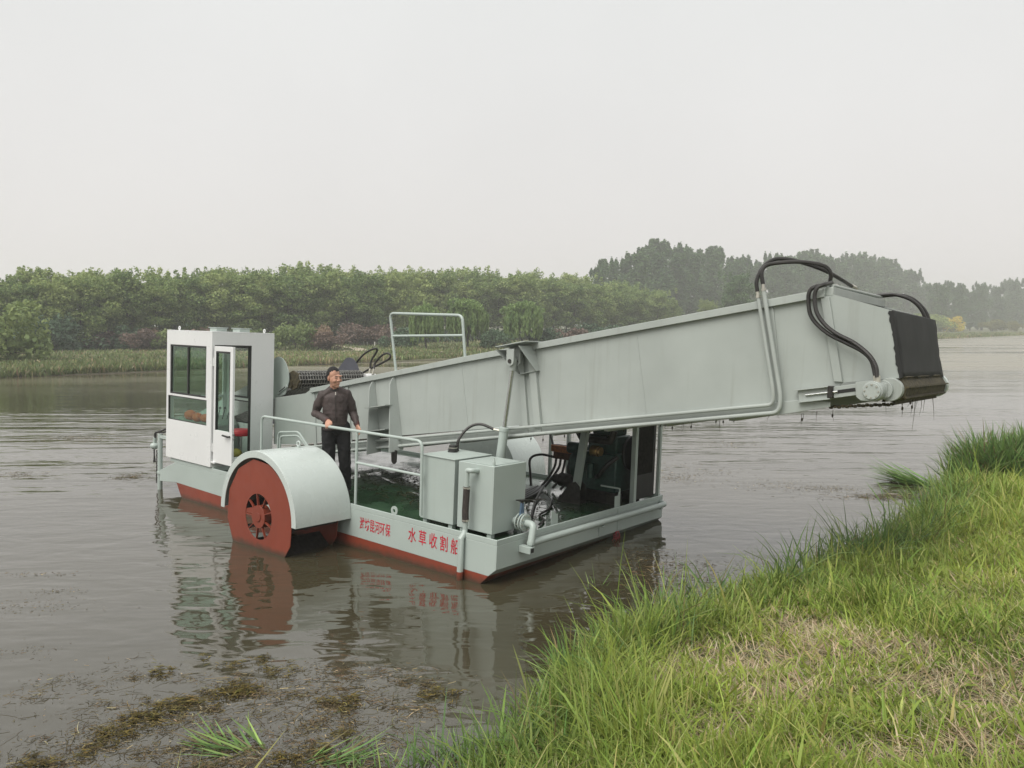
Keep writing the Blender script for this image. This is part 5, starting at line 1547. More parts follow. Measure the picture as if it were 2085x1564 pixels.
# head
body += [('e', hp_(0, 0.012, 0.045), (0.0828, 0.1003, 0.0981)), ('e', hp_(0, -0.018, -0.010), (0.0752, 0.0850, 0.0981)),
         ('e', hp_(0, -0.028, -0.068), (0.0567, 0.0600, 0.0545)), ('e', hp_(0, -0.060, -0.098), (0.0294, 0.0240, 0.0229)),
         ('e', hp_(0, -0.078, 0.030), (0.0589, 0.0196, 0.0142)),
         ('e', hp_(-0.040, -0.068, -0.026), (0.0262, 0.0218, 0.0251)), ('e', hp_(0.040, -0.068, -0.026), (0.0262, 0.0218, 0.0251)),
         ('c', [hp_(0, -0.088, 0.020), hp_(0, -0.104, -0.022)], [0.009, 0.0135]), ('e', hp_(-0.013, -0.096, -0.028), (0.0109, 0.0109, 0.0087)), ('e', hp_(0.013, -0.096, -0.028), (0.0109, 0.0109, 0.0087)),
         ('e', hp_(0, -0.086, -0.056), (0.0262, 0.0131, 0.0071)), ('e', hp_(0, -0.083, -0.068), (0.0229, 0.0131, 0.0082)),
         ('e', hp_(-0.078, 0.008, -0.006), (0.0109, 0.0196, 0.0338)), ('e', hp_(0.078, 0.008, -0.006), (0.0109, 0.0196, 0.0338)),
         ('e', hp_(-0.033, -0.074, 0.007), (0.0174, 0.0131, 0.0087)), ('e', hp_(0.033, -0.074, 0.007), (0.0174, 0.0131, 0.0087))]
body += [('c', [HEAD + Vector((0, 0.02, -0.07)), Vector((-0.005, 0.012, 1.40))], [0.054, 0.062]),
         ('c', [shR, Vector((0, 0.02, 1.375)), shL], [0.050, 0.055, 0.050]),
         ('c', [Vector((0, 0.005, 1.30)), Vector((0, 0.0, 1.12)), Vector((0, 0.005, 0.95))], [0.080, 0.090, 0.095]),
         ('c', [Vector((-0.06, 0, 1.22)), Vector((-0.06, 0, 0.98))], [0.07, 0.075]), ('c', [Vector((0.06, 0, 1.22)), Vector((0.06, 0, 0.98))], [0.07, 0.075]),
         ('c', [shR, elR, wrR], [0.05, 0.040, 0.027]), ('c', [shL, elL, wrL], [0.05, 0.040, 0.027]),
         ('c', [hipR, knR, anR], [0.080, 0.055, 0.040]), ('c', [hipL, knL, anL], [0.080, 0.055, 0.040])]
body += hand(wrR, knuR, 1, curlR) + hand(wrL, knuL, 1, curlL, Vector((0.55, -0.8, 0)))
link_mesh('body', blob_mesh(body, 0.0045, 3, 'body'), M['skin'], man)

# hair: close-cropped cap, clear of the face
cap = [('e', hp_(0, 0.016, 0.050), (0.0867, 0.1030, 0.0981)), ('e', hp_(0, 0.042, 0.000), (0.0845, 0.0719, 0.0818)),
       ('c', [hp_(-0.072, 0.012, 0.05), hp_(-0.074, -0.006, 0.012)], [0.009, 0.006]), ('c', [hp_(0.072, 0.012, 0.05), hp_(0.074, -0.006, 0.012)], [0.009, 0.006])]
hm = blob_mesh(cap, 0.006, 3, 'hair')
bmh = bmesh.new(); bmh.from_mesh(hm)
inv = HR.inverted()
kill = [v for v in bmh.verts if (lambda q: (q.y < -0.020 and q.z < 0.084 - 0.35 * max(0, abs(q.x) - 0.050)) or (q.y < 0.012 and q.z < 0.030 - 0.8 * q.y) or q.z < -0.030 - 0.2 * q.y)(inv @ (v.co - HEAD) / 1.09)]
bmesh.ops.delete(bmh, geom=kill, context='VERTS'); bmh.to_mesh(hm); bmh.free()
displace(hm, 0.005, (38, 38, 38), False)
link_mesh('hair', hm, M['hair'], man)
for sx in (-1, 1):
    e = MB(); 
    for k in range(6):
        t = k / 5 - 0.5
    e.tube([hp_(sx * 0.016, -0.0905, 0.024), hp_(sx * 0.032, -0.0895, 0.030), hp_(sx * 0.050, -0.079, 0.024)], [0.0035, 0.0042, 0.0025], 7); e.build('eyebrow', M['hair'], man)
    e = MB(); e.ball((0, 0, 0), (0.0115, 0.006, 0.0040), 12, 8)
    e.v = [hp_(sx * 0.0325 + a, -0.0835 + b, 0.006 + c_) for a, b, c_ in e.v]; e.build('eye', M['hair'], man)
e = MB(); e.tube([hp_(-0.021, -0.0945, -0.0615), hp_(0, -0.0990, -0.0605), hp_(0.021, -0.0945, -0.0615)], [0.0018, 0.0026, 0.0018], 7)
e.build('mouth', simple('lips', (0.34, 0.14, 0.11), 0.6), man)

# jacket
fR, fL = (wrR - elR).normalized(), (wrL - elL).normalized()
jk = [('c', [shR + Vector((0.02, 0, 0.0)), Vector((-0.07, 0.01, 1.385)), Vector((0.07, 0.01, 1.385)), shL + Vector((-0.02, 0, 0.0))], [0.066, 0.068, 0.068, 0.066])]
for z_, hw_, hd_ in ((1.30, 0.176, 0.112), (1.25, 0.182, 0.120), (1.20, 0.184, 0.124), (1.15, 0.182, 0.127), (1.10, 0.178, 0.129), (1.05, 0.174, 0.130), (1.00, 0.170, 0.130), (0.96, 0.168, 0.129)):
    jk.append(('e', (0.0, -0.002, z_), (hw_ * 0.93, hd_ * 0.95, 0.15 if 1.0 < z_ < 1.28 else 0.085)))
jk += [('c', [shR, shR * 0.5 + elR * 0.5 + Vector((-0.012, 0, 0)), elR, elR + (wrR - elR) * 0.5, wrR - fR * 0.035], [0.066, 0.062, 0.057, 0.051, 0.041]),
       ('c', [shL, shL * 0.5 + elL * 0.5 + Vector((0.012, 0, 0)), elL, elL + (wrL - elL) * 0.5, wrL - fL * 0.035], [0.066, 0.062, 0.057, 0.051, 0.041]),
       ('c', [Vector((-0.050, -0.045, 1.425)), Vector((-0.070, 0.02, 1.440)), Vector((0, 0.078, 1.446)), Vector((0.066, 0.02, 1.440)), Vector((0.042, -0.045, 1.425))], [0.018, 0.020, 0.021, 0.020, 0.018])]
jm = blob_mesh(jk, 0.007, 4, 'jacket')
displace(jm, 0.008, (6, 6, 4.5), True)
displace(jm, 0.003, (17, 17, 10), True)
link_mesh('jacket', jm, M['jacket'], man)
hem = MB(); hem.tube([(0.157 * math.cos(a), 0.124 * math.sin(a) - 0.004, 0.895 + 0.006 * math.sin(3 * a)) for a in np.linspace(0, 2 * math.pi, 28, endpoint=False)], 0.022, 9, close=True); hem.build('hem', M['jacket'], man)
for w_, f_ in ((wrR, fR), (wrL, fL)):
    c = MB(); c.tube([w_ - f_ * 0.050, w_ - f_ * 0.022, w_ + f_ * 0.004], [0.042, 0.037, 0.033], 14); c.build('cuff', M['cuff'], man)
zp = MB(); zp.tube([(0.002, -0.104, 1.395), (0.0, -0.132, 1.30), (0.0, -0.140, 1.20), (0.0, -0.144, 1.08), (0.0, -0.146, 0.92)], 0.0035, 6); zp.build('zip', M['darksteel'], man)
zp = MB(); zp.obox((0.004, -0.118, 1.372), (0.006, 0, 0), (0, 0.003, 0), (0, 0.004, 0.020)); zp.build('zip_pull', M['zinc'], man)
ts = MB(); ts.ball((-0.004, -0.028, 1.410), (0.050, 0.040, 0.022), 14, 8); ts.build('undershirt', M['black'], man)

# trousers and shoes
tr = [('e', (0, 0.0, 0.90), (0.158, 0.118, 0.11)), ('c', [hipR, knR, anR + Vector((0, 0, 0.0))], [0.100, 0.083, 0.070]), ('c', [hipL, knL, anL], [0.100, 0.083, 0.070])]
tm_ = blob_mesh(tr, 0.009, 4, 'trousers'); displace(tm_, 0.008, (10, 10, 7), True)
link_mesh('trousers', tm_, M['trousers'], man)
for an, sx in ((anR, -1), (anL, 1)):
    sm_ = blob_mesh([('c', [an + Vector((0, 0.035, -0.035)), an + Vector((sx * 0.01, -0.07, -0.042)), an + Vector((sx * 0.02, -0.16, -0.047))], [0.038, 0.036, 0.030])], 0.008, 3, 'shoe')
    link_mesh('shoe', sm_, M['shoe'], man)

# ================================================================== NEAR BANK
# ------------------------------------------------------------------ grass
def in_view(x, y, z, m=140):
    """rough test that a point lies in or near the picture"""
    dy = y * math.cos(PITCH) - (z - CAM_H) * math.sin(PITCH)
    dz = y * math.sin(PITCH) + (z - CAM_H) * math.cos(PITCH)
    dy = np.maximum(dy, 0.01)
    u_, v_ = 1042.5 + FOCAL * x / dy, 782 - FOCAL * dz / dy
    return (u_ > -m) & (u_ < 2085 + m * 2) & (v_ < 1564 + m * 3) & (v_ > 600), u_, v_

STRAW = [(1500, 1352, 190, 40), (1760, 1335, 170, 40), (2040, 1420, 150, 70), (1880, 1395, 150, 45), (1380, 1245, 110, 25), (1640, 1285, 110, 28), (1840, 1330, 130, 34), (1440, 1500, 120, 40), (1760, 1555, 200, 40), (2000, 1540, 160, 50), (1330, 1390, 60, 30), (1600, 1420, 110, 36)]
def straw_amount(u_, v_):
    s_ = np.zeros_like(u_)
    for a, b, c, d in STRAW:
        s_ = np.maximum(s_, np.exp(-(((u_ - a) / (c * 0.95)) ** 2 + ((v_ - b) / (d * 0.95)) ** 2)))
    return s_

def meadow():
    r_ = np.random.default_rng(31)
    N = 900000
    # sample more densely near the viewer
    y = 2.2 + 22 * r_.random(N) ** 1.9
    x = r_.uniform(-2.5, 1.0, N) + r_.random(N) * (y * 0.82 + 2.5)
    dn = poly_dist(np.stack([x, y], 1), NEAR_SHORE)
    k_ = dn > -0.02
    x, y, dn = x[k_], y[k_], dn[k_]
    z = ground_z(x, y)
    ok, u_, v_ = in_view(x, y, z)
    x, y, z, dn, u_, v_ = (q[ok] for q in (x, y, z, dn, u_, v_))
    # thin out: keep an even density per area that falls with distance
    st = np.clip(straw_amount(u_, v_) * 1.25 + 0.25 * (vnoise(x * 2.3, y * 2.3, 41) - 0.5) - 0.1 * sstep(0.5, 0.0, dn), 0, 1)
    patch = vnoise(x * 1.3, y * 1.3, 40)
    keep = r_.random(len(x)) < np.clip((1.0 - 0.45 * st) * (0.35 + 1.1 * vnoise(x * 3.1, y * 3.1, 44)), 0.08, 1)
    x, y, z, dn, st, patch = (q[keep] for q in (x, y, z, dn, st, patch))
    lim = 165000
    if len(x) > lim:
        s_ = r_.permutation(len(x))[:lim]; x, y, z, dn, st, patch = (q[s_] for q in (x, y, z, dn, st, patch))
    n = len(x)
    dry = r_.random(n) < np.clip(0.24 + 0.66 * st, 0, 0.88)
    edge = sstep(1.3, 0.0, dn)
    h = (0.05 + 0.11 * r_.random(n) + 0.17 * patch ** 2) * (1 + 0.9 * edge) * np.where(r_.random(n) < 0.06, 2.0, 1.0)
    h = np.where(dry, 0.10 + 0.12 * r_.random(n), h)
    w = (0.0045 + 0.0050 * r_.random(n) + 0.010 * (r_.random(n) < 0.15)) * (1 + y * 0.05) * np.where(dry, 0.6, 1.0)
    lean = np.where(dry, 0.8 + 0.75 * r_.random(n), 0.08 + 0.75 * r_.random(n))
    V, F = blades(np.stack([x, y, z - 0.01], 1), h, w, lean, r_.random(n) * 6.283, np.where(dry, 0.2, 0.75) * r_.random(n), r_)
    t = vnoise(x * 0.9, y * 0.9, 43)[:, None]; t2 = r_.random((n, 1))
    green = (1 - t) * np.array([[0.180, 0.262, 0.050]]) + t * np.array([[0.335, 0.405, 0.078]])
    green = np.where(t2 > 0.85, np.array([[0.46, 0.46, 0.16]]), green); green = green * (1 - 0.35 * edge[:, None]) + np.array([[0.130, 0.215, 0.070]]) * 0.35 * edge[:, None]
    straw = (1 - t2) * np.array([[0.42, 0.33, 0.20]]) + t2 * np.array([[0.66, 0.56, 0.38]])
    cols = np.where(dry[:, None], straw, green)
    o = link_mesh('grass', np_mesh('grass', V, F, blade_colors(cols, r_, 0.16)), M['blade'])
    tag(o, 'short grass and dry straw covering the near bank', 'grass', kind='stuff')
meadow()

def shore_points(n, r_, t0, t1, spread, bias=0.0):
    """points scattered along the near shoreline between fractions t0..t1 of its visible stretch"""
    L = [Vector((a, b, 0)) for a, b in NEAR_SHORE[2:17]]
    seg = [(L[i + 1] - L[i]).length for i in range(len(L) - 1)]; tot = sum(seg)
    out = np.empty((n, 2))
    for i in range(n):
        d = (t0 + (t1 - t0) * r_.random()) * tot; k = 0
        while d > seg[k] and k < len(seg) - 1: d -= seg[k]; k += 1
        p = L[k] + (L[k + 1] - L[k]) * (d / seg[k]); t = (L[k + 1] - L[k]).normalized()
        nrm = Vector((t.y, -t.x, 0)); q = p + nrm * (bias + spread * r_.normal())
        out[i] = (q.x, q.y)
    return out

def shore_reeds():
    r_ = np.random.default_rng(32)
    XY, H, W_, LE = [], [], [], []
    def grp(n, t0, t1, spread, bias, h0, h1, w0, w1, l0, l1):
        XY.append(shore_points(n, r_, t0, t1, spread, bias)); H.append(r_.uniform(h0, h1, n)); W_.append(r_.uniform(w0, w1, n)); LE.append(r_.uniform(l0, l1, n))
    grp(500, 0.0, 0.40, 0.22, -0.05, 0.18, 0.42, 0.008, 0.016, 0.05, 0.7)
    grp(2600, 0.10, 0.45, 0.20, 0.16, 0.18, 0.45, 0.008, 0.018, 0.05, 0.8)
    grp(5200, 0.30, 0.92, 0.24, 0.14, 0.20, 0.50, 0.008, 0.018, 0.05, 0.75)
    grp(1500, 0.20, 0.90, 0.20, 0.02, 0.36, 0.70, 0.012, 0.024, 0.05, 0.60)
    grp(220, 0.20, 0.80, 0.22, -0.22, 0.25, 0.50, 0.008, 0.018, 0.10, 0.80)
    grp(3000, 0.84, 1.0, 0.40, 0.35, 0.35, 0.75, 0.010, 0.020, 0.02, 0.4)
    XY, H, W_, LE = np.concatenate(XY), np.concatenate(H), np.concatenate(W_), np.concatenate(LE)
    cl = vnoise(XY[:, 0] * 2.2, XY[:, 1] * 2.2, 51); k_ = r_.random(len(XY)) < np.clip(cl * 2.6 - 0.75, 0.05, 1)
    XY, H, W_, LE = XY[k_], H[k_] * (0.50 + 0.95 * cl[k_]), W_[k_], LE[k_]
    n = len(XY); z = np.maximum(ground_z(XY[:, 0], XY[:, 1]), -0.08)
    V, F = blades(np.column_stack([XY, z - 0.02]), H, W_, LE, r_.random(n) * 6.283, 0.9 * r_.random(n), r_)
    t = r_.random((n, 1))
    cols = (1 - t) * np.array([[0.105, 0.190, 0.062]]) + t * np.array([[0.240, 0.345, 0.095]])
    cols = np.where(r_.random((n, 1)) < 0.08, np.array([[0.24, 0.20, 0.10]]), cols)
    o = link_mesh('shore_grass', np_mesh('shore_grass', V, F, blade_colors(cols, r_)), M['blade'])
    tag(o, 'tall coarse grass growing along the near waterline', 'grass', kind='stuff')
shore_reeds()

def reed_clump(name, label, cx, cy, n, rx, ry, h0, h1, lean0, lean1, seed, az=None, zoff=0.0, w=(0.012, 0.022), dark=1.0):
    r_ = np.random.default_rng(seed)
    a = r_.random(n) * 6.283; rr = np.sqrt(r_.random(n))
    x, y = cx + rx * rr * np.cos(a), cy + ry * rr * np.sin(a)
    z = np.maximum(ground_z(x, y), -0.05) + zoff
    h = r_.uniform(h0, h1, n) * (1.1 - 0.35 * rr)
    azv = r_.random(n) * 6.283 if az is None else az + r_.normal(size=n) * 0.35
    V, F = blades(np.column_stack([x, y, z - 0.03]) - np.array([cx, cy, 0]), h, r_.uniform(w[0], w[1], n), r_.uniform(lean0, lean1, n), azv, (0.55 if lean1 < 1.3 else 0.06) * r_.random(n), r_)
    t = r_.random((n, 1))
    cols = ((1 - t) * np.array([[0.070, 0.130, 0.040]]) + t * np.array([[0.175, 0.265, 0.080]])) * dark
    cols = np.where(r_.random((n, 1)) < 0.10, np.array([[0.20, 0.165, 0.08]]), cols)
    o = link_mesh(name, np_mesh(name, V, F, blade_colors(cols, r_)), M['blade'])
    o.location = (cx, cy, 0)
    return tag(o, label, 'reeds')
p = at_z(2010, 985, 0.1)
reed_clump('reed_clump', 'dense dark clump of tall reeds where the near bank meets the water', p.x, p.y, 1100, 0.62, 0.55, 0.60, 1.10, 0.0, 0.5, 61, w=(0.016, 0.028), dark=1.25)
p = at_z(2100, 968, 0.3)
reed_clump('reed_clump', 'tall reeds at the right picture edge behind the grass bank', p.x, p.y, 1100, 0.85, 0.6, 0.55, 1.05, 0.0, 0.5, 62, w=(0.016, 0.028), dark=1.35)
p = at_z(1835, 985, 0.0)
o = reed_clump('floating_reeds', 'broken bundle of green reeds floating near the dark reed clump', p.x + 0.42, p.y, 190, 0.28, 0.26, 0.50, 1.10, 1.0, 1.45, 63, az=math.pi * 0.93, zoff=0.03, w=(0.024, 0.042), dark=1.7)
p = at_z(1165, 1372, 0.05)
reed_clump('grass_tuft', 'tall green tuft standing at the bend of the near waterline', p.x, p.y, 170, 0.16, 0.14, 0.30, 0.62, 0.02, 0.65, 64, w=(0.010, 0.018), dark=1.7)
p = at_z(1245, 1330, 0.05)
reed_clump('grass_tuft', 'second tall tuft on the near waterline, right of the bend', p.x, p.y, 150, 0.15, 0.12, 0.28, 0.58, 0.02, 0.6, 65, w=(0.010, 0.018), dark=1.7)
p = at_z(500, 1530, 0.0)
reed_clump('floating_reed', 'green reed stems lying in the weeds at the bottom edge', p.x, p.y, 60, 0.22, 0.07, 0.22, 0.55, 1.12, 1.46, 66, az=2.75, zoff=0.05, w=(0.012, 0.026), dark=1.9)
p = at_z(600, 1465, 0.0)
reed_clump('floating_reed', 'small bent green reed leaf afloat above the bottom weeds', p.x, p.y, 9, 0.04, 0.03, 0.22, 0.38, 1.38, 1.52, 67, az=0.5, zoff=0.035, w=(0.012, 0.020), dark=1.7)
p = at_z(318, 1468, 0.0)
reed_clump('floating_reed', 'long flat green reed leaf afloat left of the reed stems', p.x, p.y, 6, 0.03, 0.03, 0.35, 0.55, 1.42, 1.53, 68, az=-0.25, zoff=0.03, w=(0.014, 0.022), dark=1.6)
p = at_z(1395, 1200, 0.0)
reed_clump('dry_stalks', 'thin bent stalks standing in the water beside the stern', p.x, p.y, 22, 0.30, 0.25, 0.25, 0.55, 0.3, 1.2, 69, zoff=0.0, w=(0.006, 0.011), dark=0.9)
p = at_z(1215, 1195, 0.0)
reed_clump('dry_stalks', 'thin pale stalks in the water in front of the stern pipe', p.x, p.y, 12, 0.18, 0.12, 0.22, 0.45, 0.4, 1.3, 70, zoff=0.0, w=(0.006, 0.010), dark=1.8)

p = at_z(640, 1555, 0.0)
reed_clump('floating_reed', 'trailing green reed leaves along the bottom edge right of the reed stems', p.x, p.y, 50, 0.20, 0.06, 0.20, 0.50, 1.12, 1.46, 77, az=0.35, zoff=0.05, w=(0.010, 0.022), dark=1.8)
for (uu, vv, nn, sd, lab) in ((930, 1540, 90, 78, 'sparse grass tuft in shallow water, nearest the grassy bank at the bottom edge'), (830, 1560, 60, 79, 'thin grass tuft in shallow water at the bottom edge, between two others'), (740, 1575, 34, 80, 'few grass blades in the weedy shallows, farthest out along the bottom edge')):
    p = at_z(uu, vv, 0.0)
    reed_clump('grass_tuft', lab, p.x, p.y, nn, 0.20, 0.10, 0.16, 0.38, 0.05, 0.8, sd, w=(0.006, 0.013), dark=1.7)
def herbs():
    r_ = np.random.default_rng(95); mb = MB(); n = 0
    while n < 260:
        y = 2.6 + 8 * r_.random(); x = r_.uniform(-0.3, 0.8) + r_.random() * y * 0.8
        if poly_dist(np.array([[x, y]]), NEAR_SHORE)[0] < 0.25 or vnoise(np.array([x * 0.8]), np.array([y * 0.8]), 96)[0] < 0.45: continue
        z = gz(x, y); n += 1; s_ = 0.03 + 0.05 * r_.random(); up_ = 0.03 + 0.09 * r_.random()
        for k in range(int(r_.integers(4, 8))):
            a = r_.random() * 6.283; L_ = s_ * (0.6 + 0.6 * r_.random()); d = Vector((math.cos(a), math.sin(a), 0.2 + 0.5 * r_.random())); q = Vector((-math.sin(a), math.cos(a), 0)) * L_ * 0.24
            c = Vector((x, y, z + up_ * r_.random()))
            mb.add([c, c + d * L_ * 0.5 + q, c + d * L_ + Vector((0, 0, -0.01)), c + d * L_ * 0.5 - q], [(0, 1, 2, 3)])
    o = mb.build('ground_herbs', M['shrub_lime']); tag(o, 'low broad-leaved herbs scattered through the bank grass', 'herbs', kind='stuff')
herbs()
# a few broad weeds in the grass
for uu, vv, sc_, lab in ((2000, 1478, 0.11, 'broad-leaved weed in the straw by the right picture edge'), (1900, 1470, 0.13, 'broad-leaved weed left of the other, in the straw patch')):
    p = at_z(uu, vv, 0.75)
    p = at_z(uu, vv, gz(p.x, p.y)); p = at_z(uu, vv, gz(p.x, p.y))
    r_ = np.random.default_rng(int(uu)); mb = MB()
    for k in range(9):
        a = 6.283 * k / 9 + r_.normal() * 0.2; L_ = sc_ * (0.6 + 0.5 * r_.random()); wv_ = L_ * 0.22; up_ = 0.35 + 0.5 * r_.random()
        d = Vector((math.cos(a), math.sin(a), up_)); s_ = Vector((-math.sin(a), math.cos(a), 0))
        mb.add([(0, 0, 0.01), d * L_ * 0.45 + s_ * wv_, d * L_ * 0.8 + s_ * wv_ * 0.6 + Vector((0, 0, -0.01)), d * L_ + Vector((0, 0, -0.03)), d * L_ * 0.8 - s_ * wv_ * 0.6 + Vector((0, 0, -0.01)), d * L_ * 0.45 - s_ * wv_], [(0, 1, 2, 3, 4, 5)])
    o = mb.build('broadleaf_weed', M['shrub_green']); o.location = (p.x, p.y, gz(p.x, p.y)); tag(o, lab, 'plant', 'broad-leaved weeds in the grass')

# ------------------------------------------------------------------ weed afloat
def strands(spots, seed, name, label, colfn, zmax=0.02, cat='weeds', wid=(0.003, 0.007)):
    """spots: (u, v, radius m along x, along y, count, length range)"""
    r_ = np.random.default_rng(seed)
    P, L_, A, Wd = [], [], [], []
    for u_, v_, rx, ry, n, l0, l1 in spots:
        c = at_z(u_, v_, 0.0)
        P.append(np.column_stack([c.x + rx * r_.normal(size=n), c.y + ry * r_.normal(size=n), zmax * r_.random(n)]))
        L_.append(r_.uniform(l0, l1, n)); A.append(r_.normal(size=n) * 0.9 + math.pi * (r_.random(n) < 0.5)); Wd.append(r_.uniform(wid[0], wid[1], n))
    P, L_, A, Wd = np.concatenate(P), np.concatenate(L_), np.concatenate(A), np.concatenate(Wd)
    n = len(P); d = np.stack([np.cos(A), np.sin(A), np.zeros(n)], 1); s_ = np.stack([-np.sin(A), np.cos(A), np.zeros(n)], 1)
    V = np.empty((n, 8, 3)); bend = r_.normal(size=n) * 0.22
    for i, t in enumerate((-0.5, -0.17, 0.17, 0.5)):
        c = P + d * (L_ * t)[:, None] + s_ * (bend * L_ * (t * t * 2))[:, None] + np.array([0, 0, 1.0]) * (0.25 * zmax * r_.random(n))[:, None] + np.array([0, 0, 0.004])
        ww = Wd * (0.35 if i in (0, 3) else 0.5)
        V[:, 2 * i] = c - s_ * ww[:, None]; V[:, 2 * i + 1] = c + s_ * ww[:, None] + np.array([0, 0, 0.002])
    b = np.arange(n)[:, None] * 8
    F = np.stack([b + np.array([0, 1, 3, 2]), b + np.array([2, 3, 5, 4]), b + np.array([4, 5, 7, 6])], 1).reshape(-1, 4)
    o = link_mesh(name, np_mesh(name, V.reshape(-1, 3), F, blade_colors(colfn(n, r_), r_, 0.25)), M['blade'])
    return tag(o, label, cat, kind='stuff')
def c_brown(n, r_):
    t = r_.random((n, 1))
    c = (1 - t) * np.array([[0.060, 0.048, 0.024]]) + t * np.array([[0.20, 0.15, 0.07]])
    return np.where(r_.random((n, 1)) < 0.10, np.array([[0.42, 0.34, 0.20]]), c)
def c_olive(n, r_):
    t = r_.random((n, 1)) ** 1.5
    return (1 - t) * np.array([[0.050, 0.043, 0.016]]) + t * np.array([[0.26, 0.20, 0.055]])
_r = np.random.default_rng(70)
_sp = []
for _i in range(150):      # the raft is patchy: many small tangles, thinning out to the left and outwards
    _u = 50 + 830 * _r.random(); _v = 1335 + 0.10 * abs(_u - 540) + (1575 - 1335 - 0.10 * abs(_u - 540)) * _r.random() ** 0.8
    _k = (0.35 + 0.65 * math.exp(-((_u - 560) / 330) ** 2))
    _s = 0.03 + 0.10 * _r.random() ** 2
    _sp.append((_u, _v, _s * 1.6, _s, int((20 + 90 * _r.random()) * _k), 0.008, 0.035 + 0.05 * _r.random()))
_sp += [(430, 1440, 0.7, 0.35, 60, 0.08, 0.22), (600, 1430, 0.5, 0.3, 60, 0.08, 0.20), (250, 1500, 0.5, 0.25, 50, 0.08, 0.22), (800, 1470, 0.4, 0.2, 40, 0.06, 0.16)]
strands(_sp, 71, 'floating_debris', 'brown straw and torn weed drifting off the near bank', c_brown, 0.010, wid=(0.0022, 0.0055))
_r = np.random.default_rng(74)
_sp = []
for (_a, _b, _m, _wd) in (((235, 1450), (420, 1425), 26, 0.05), ((400, 1425), (560, 1395), 26, 0.06), ((70, 1562), (300, 1475), 34, 0.05), ((450, 1350), (640, 1372), 18, 0.06), ((650, 1420), (740, 1440), 12, 0.05), ((640, 1545), (735, 1495), 14, 0.05), ((235, 1470), (300, 1450), 8, 0.03), ((540, 1560), (640, 1540), 10, 0.06), ((820, 1430), (930, 1410), 8, 0.05), ((280, 1385), (330, 1360), 7, 0.04)):
    _cen = _r.random(3)
    for _i in range(int(_m * 0.8)):
        _t = _cen[_i % 3] + 0.10 * _r.normal(); _k = 0.35 + 1.3 * _r.random() ** 2
        _sp.append((_a[0] + (_b[0] - _a[0]) * _t + 20 * _r.normal(), _a[1] + (_b[1] - _a[1]) * _t + 9 * _r.normal(), _wd * 0.8 * _k, _wd * 0.45 * _k, int(40 * _k), 0.015, 0.085))
strands(_sp, 72, 'floating_algae', 'olive trails of tangled water weed afloat in the lower corner', c_olive, 0.022, wid=(0.0025, 0.006))
strands([(265, 972, 0.16, 0.16, 160, 0.03, 0.14), (155, 893, 0.55, 0.35, 260, 0.03, 0.16), (20, 968, 0.35, 0.2, 120, 0.03, 0.15), (1480, 905, 0.5, 0.3, 260, 0.01, 0.05), (1380, 975, 0.25, 0.25, 220, 0.01, 0.05), (1600, 990, 0.5, 0.3, 260, 0.01, 0.05), (1690, 995, 0.3, 0.12, 260, 0.01, 0.05), (1830, 1012, 0.5, 0.13, 700, 0.03, 0.14), (1950, 990, 0.3, 0.2, 260, 0.03, 0.12), (1330, 1150, 0.22, 0.35, 500, 0.02, 0.09), (1380, 1190, 0.25, 0.2, 300, 0.02, 0.1), (1410, 960, 0.6, 0.5, 200, 0.02, 0.07), (60, 1235, 0.30, 0.12, 130, 0.008, 0.03), (125, 1205, 0.15, 0.05, 60, 0.008, 0.03), (80, 1170, 0.3, 0.03, 60, 0.01, 0.04), (30, 1330, 0.2, 0.1, 60, 0.008, 0.03), (1430, 1160, 0.35, 0.25, 140, 0.02, 0.08)],
        73, 'floating_flecks', 'thin scatter of brown weed flecks on the open water', c_brown, 0.010)

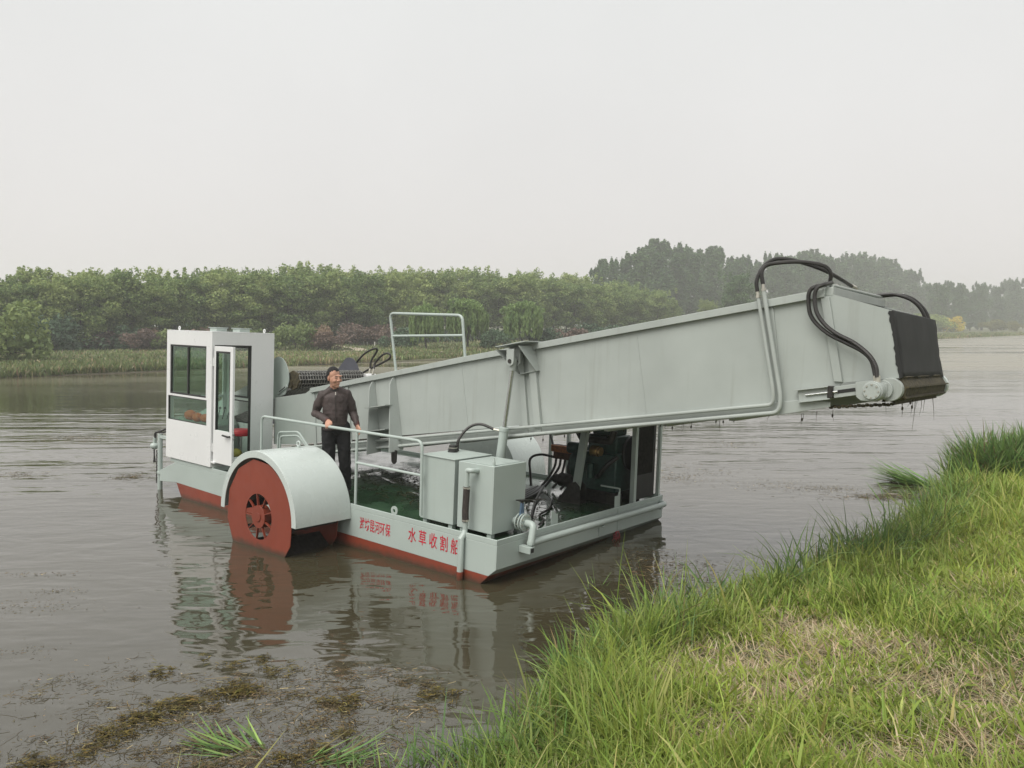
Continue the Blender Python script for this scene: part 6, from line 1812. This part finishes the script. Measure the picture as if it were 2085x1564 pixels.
# weed dropped on the deck
def deck_weed():
    r_ = np.random.default_rng(81); n = 1500
    cx = np.concatenate([r_.normal(-3.2, 0.7, 700), r_.normal(-2.3, 0.6, 500), r_.normal(-1.1, 0.6, 300)])
    cy = np.concatenate([r_.normal(2.1, 0.5, 700), r_.normal(1.5, 0.45, 500), r_.normal(1.5, 0.5, 300)])
    k_ = (cx > -4.6) & (cx < -0.1) & (cy > 0.15) & (cy < 3.5)
    cx, cy = cx[k_], cy[k_]; n = len(cx)
    A = r_.random(n) * 6.283; L_ = r_.uniform(0.02, 0.10, n) * np.where(r_.random(n) < 0.1, 2.2, 1); wd = r_.uniform(0.005, 0.016, n)
    d = np.stack([np.cos(A), np.sin(A), np.zeros(n)], 1); s_ = np.stack([-np.sin(A), np.cos(A), np.zeros(n)], 1)
    V = np.empty((n, 8, 3)); P = np.column_stack([cx, cy, np.full(n, -0.046)])
    for i, t in enumerate((-0.5, -0.17, 0.17, 0.5)):
        c = P + d * (L_ * t)[:, None] + np.array([0, 0, 1.0]) * (0.012 * r_.random(n))[:, None]
        V[:, 2 * i] = c - s_ * (wd * 0.5)[:, None]; V[:, 2 * i + 1] = c + s_ * (wd * 0.5)[:, None] + np.array([0, 0, 0.004])
    b = np.arange(n)[:, None] * 8
    F = np.stack([b + np.array([0, 1, 3, 2]), b + np.array([2, 3, 5, 4]), b + np.array([4, 5, 7, 6])], 1).reshape(-1, 4)
    t = r_.random((n, 1)); cols = (1 - t) * np.array([[0.012, 0.014, 0.008]]) + t * np.array([[0.06, 0.055, 0.02]])
    o = link_mesh('deck_weed', np_mesh('deck_weed', V.reshape(-1, 3), F, blade_colors(cols, r_)), M['blade'])
    o.matrix_world = boat.matrix_world.copy()
    tag(o, 'wet scraps of water weed strewn over the green deck', 'weeds', kind='stuff')
deck_weed()

# weed hanging from conveyor and roller
def hanging():
    r_ = np.random.default_rng(91); mb = MB()
    for i in range(46):
        if i < 34: x = r_.uniform(-2.4, 2.9); y_ = r_.uniform(1.2, 2.8); z = botz(x) - 0.11; L_ = r_.uniform(0.03, 0.14)
        else: x = 3.44 + 0.05 * r_.normal(); y_ = r_.uniform(1.1, 2.9); z = 1.70; L_ = r_.uniform(0.05, 0.20) * (1 if r_.random() > 0.12 else 2.2)
        p0 = Vector((x, y_, z))
        p1 = p0 + Vector((0.01 * r_.normal(), 0.01 * r_.normal(), -L_ * 0.5)); p2 = p1 + Vector((0.015 * r_.normal(), 0.015 * r_.normal(), -L_ * 0.5))
        mb.tube([p0, p1, p2], [0.003, 0.002, 0.001], 4)
        if r_.random() < 0.4: mb.ball(p1, (0.010, 0.008, 0.02), 5, 4)
    o = mb.build('hanging_weed', M['weedy']); o.matrix_world = boat.matrix_world.copy()
    tag(o, 'strings of weed hanging below the conveyor and its end roller', 'weeds', kind='stuff')
hanging()

# ================================================================== HAZE
def haze():
    mb = MB(); mb.box(-960, 960, -190, 1290, -2.6, 33.0)
    o = mb.build('haze', None, smooth=0)
    m = bpy.data.materials.new('pale_haze'); n, l = nt(m)
    n.remove(n['Principled BSDF'])
    v = n.new('ShaderNodeVolumePrincipled')
    v.inputs['Color'].default_value = (0.985, 0.99, 0.99, 1)
    v.inputs['Density'].default_value = HAZE_DENSITY
    v.inputs['Anisotropy'].default_value = 0.2
    l.new(v.outputs[0], n['Material Output'].inputs['Volume'])
    o.data.materials.append(m)
    tag(o, 'thin grey haze hanging over river and trees', 'haze', kind='stuff')
HAZE_DENSITY = 0.0015
haze()
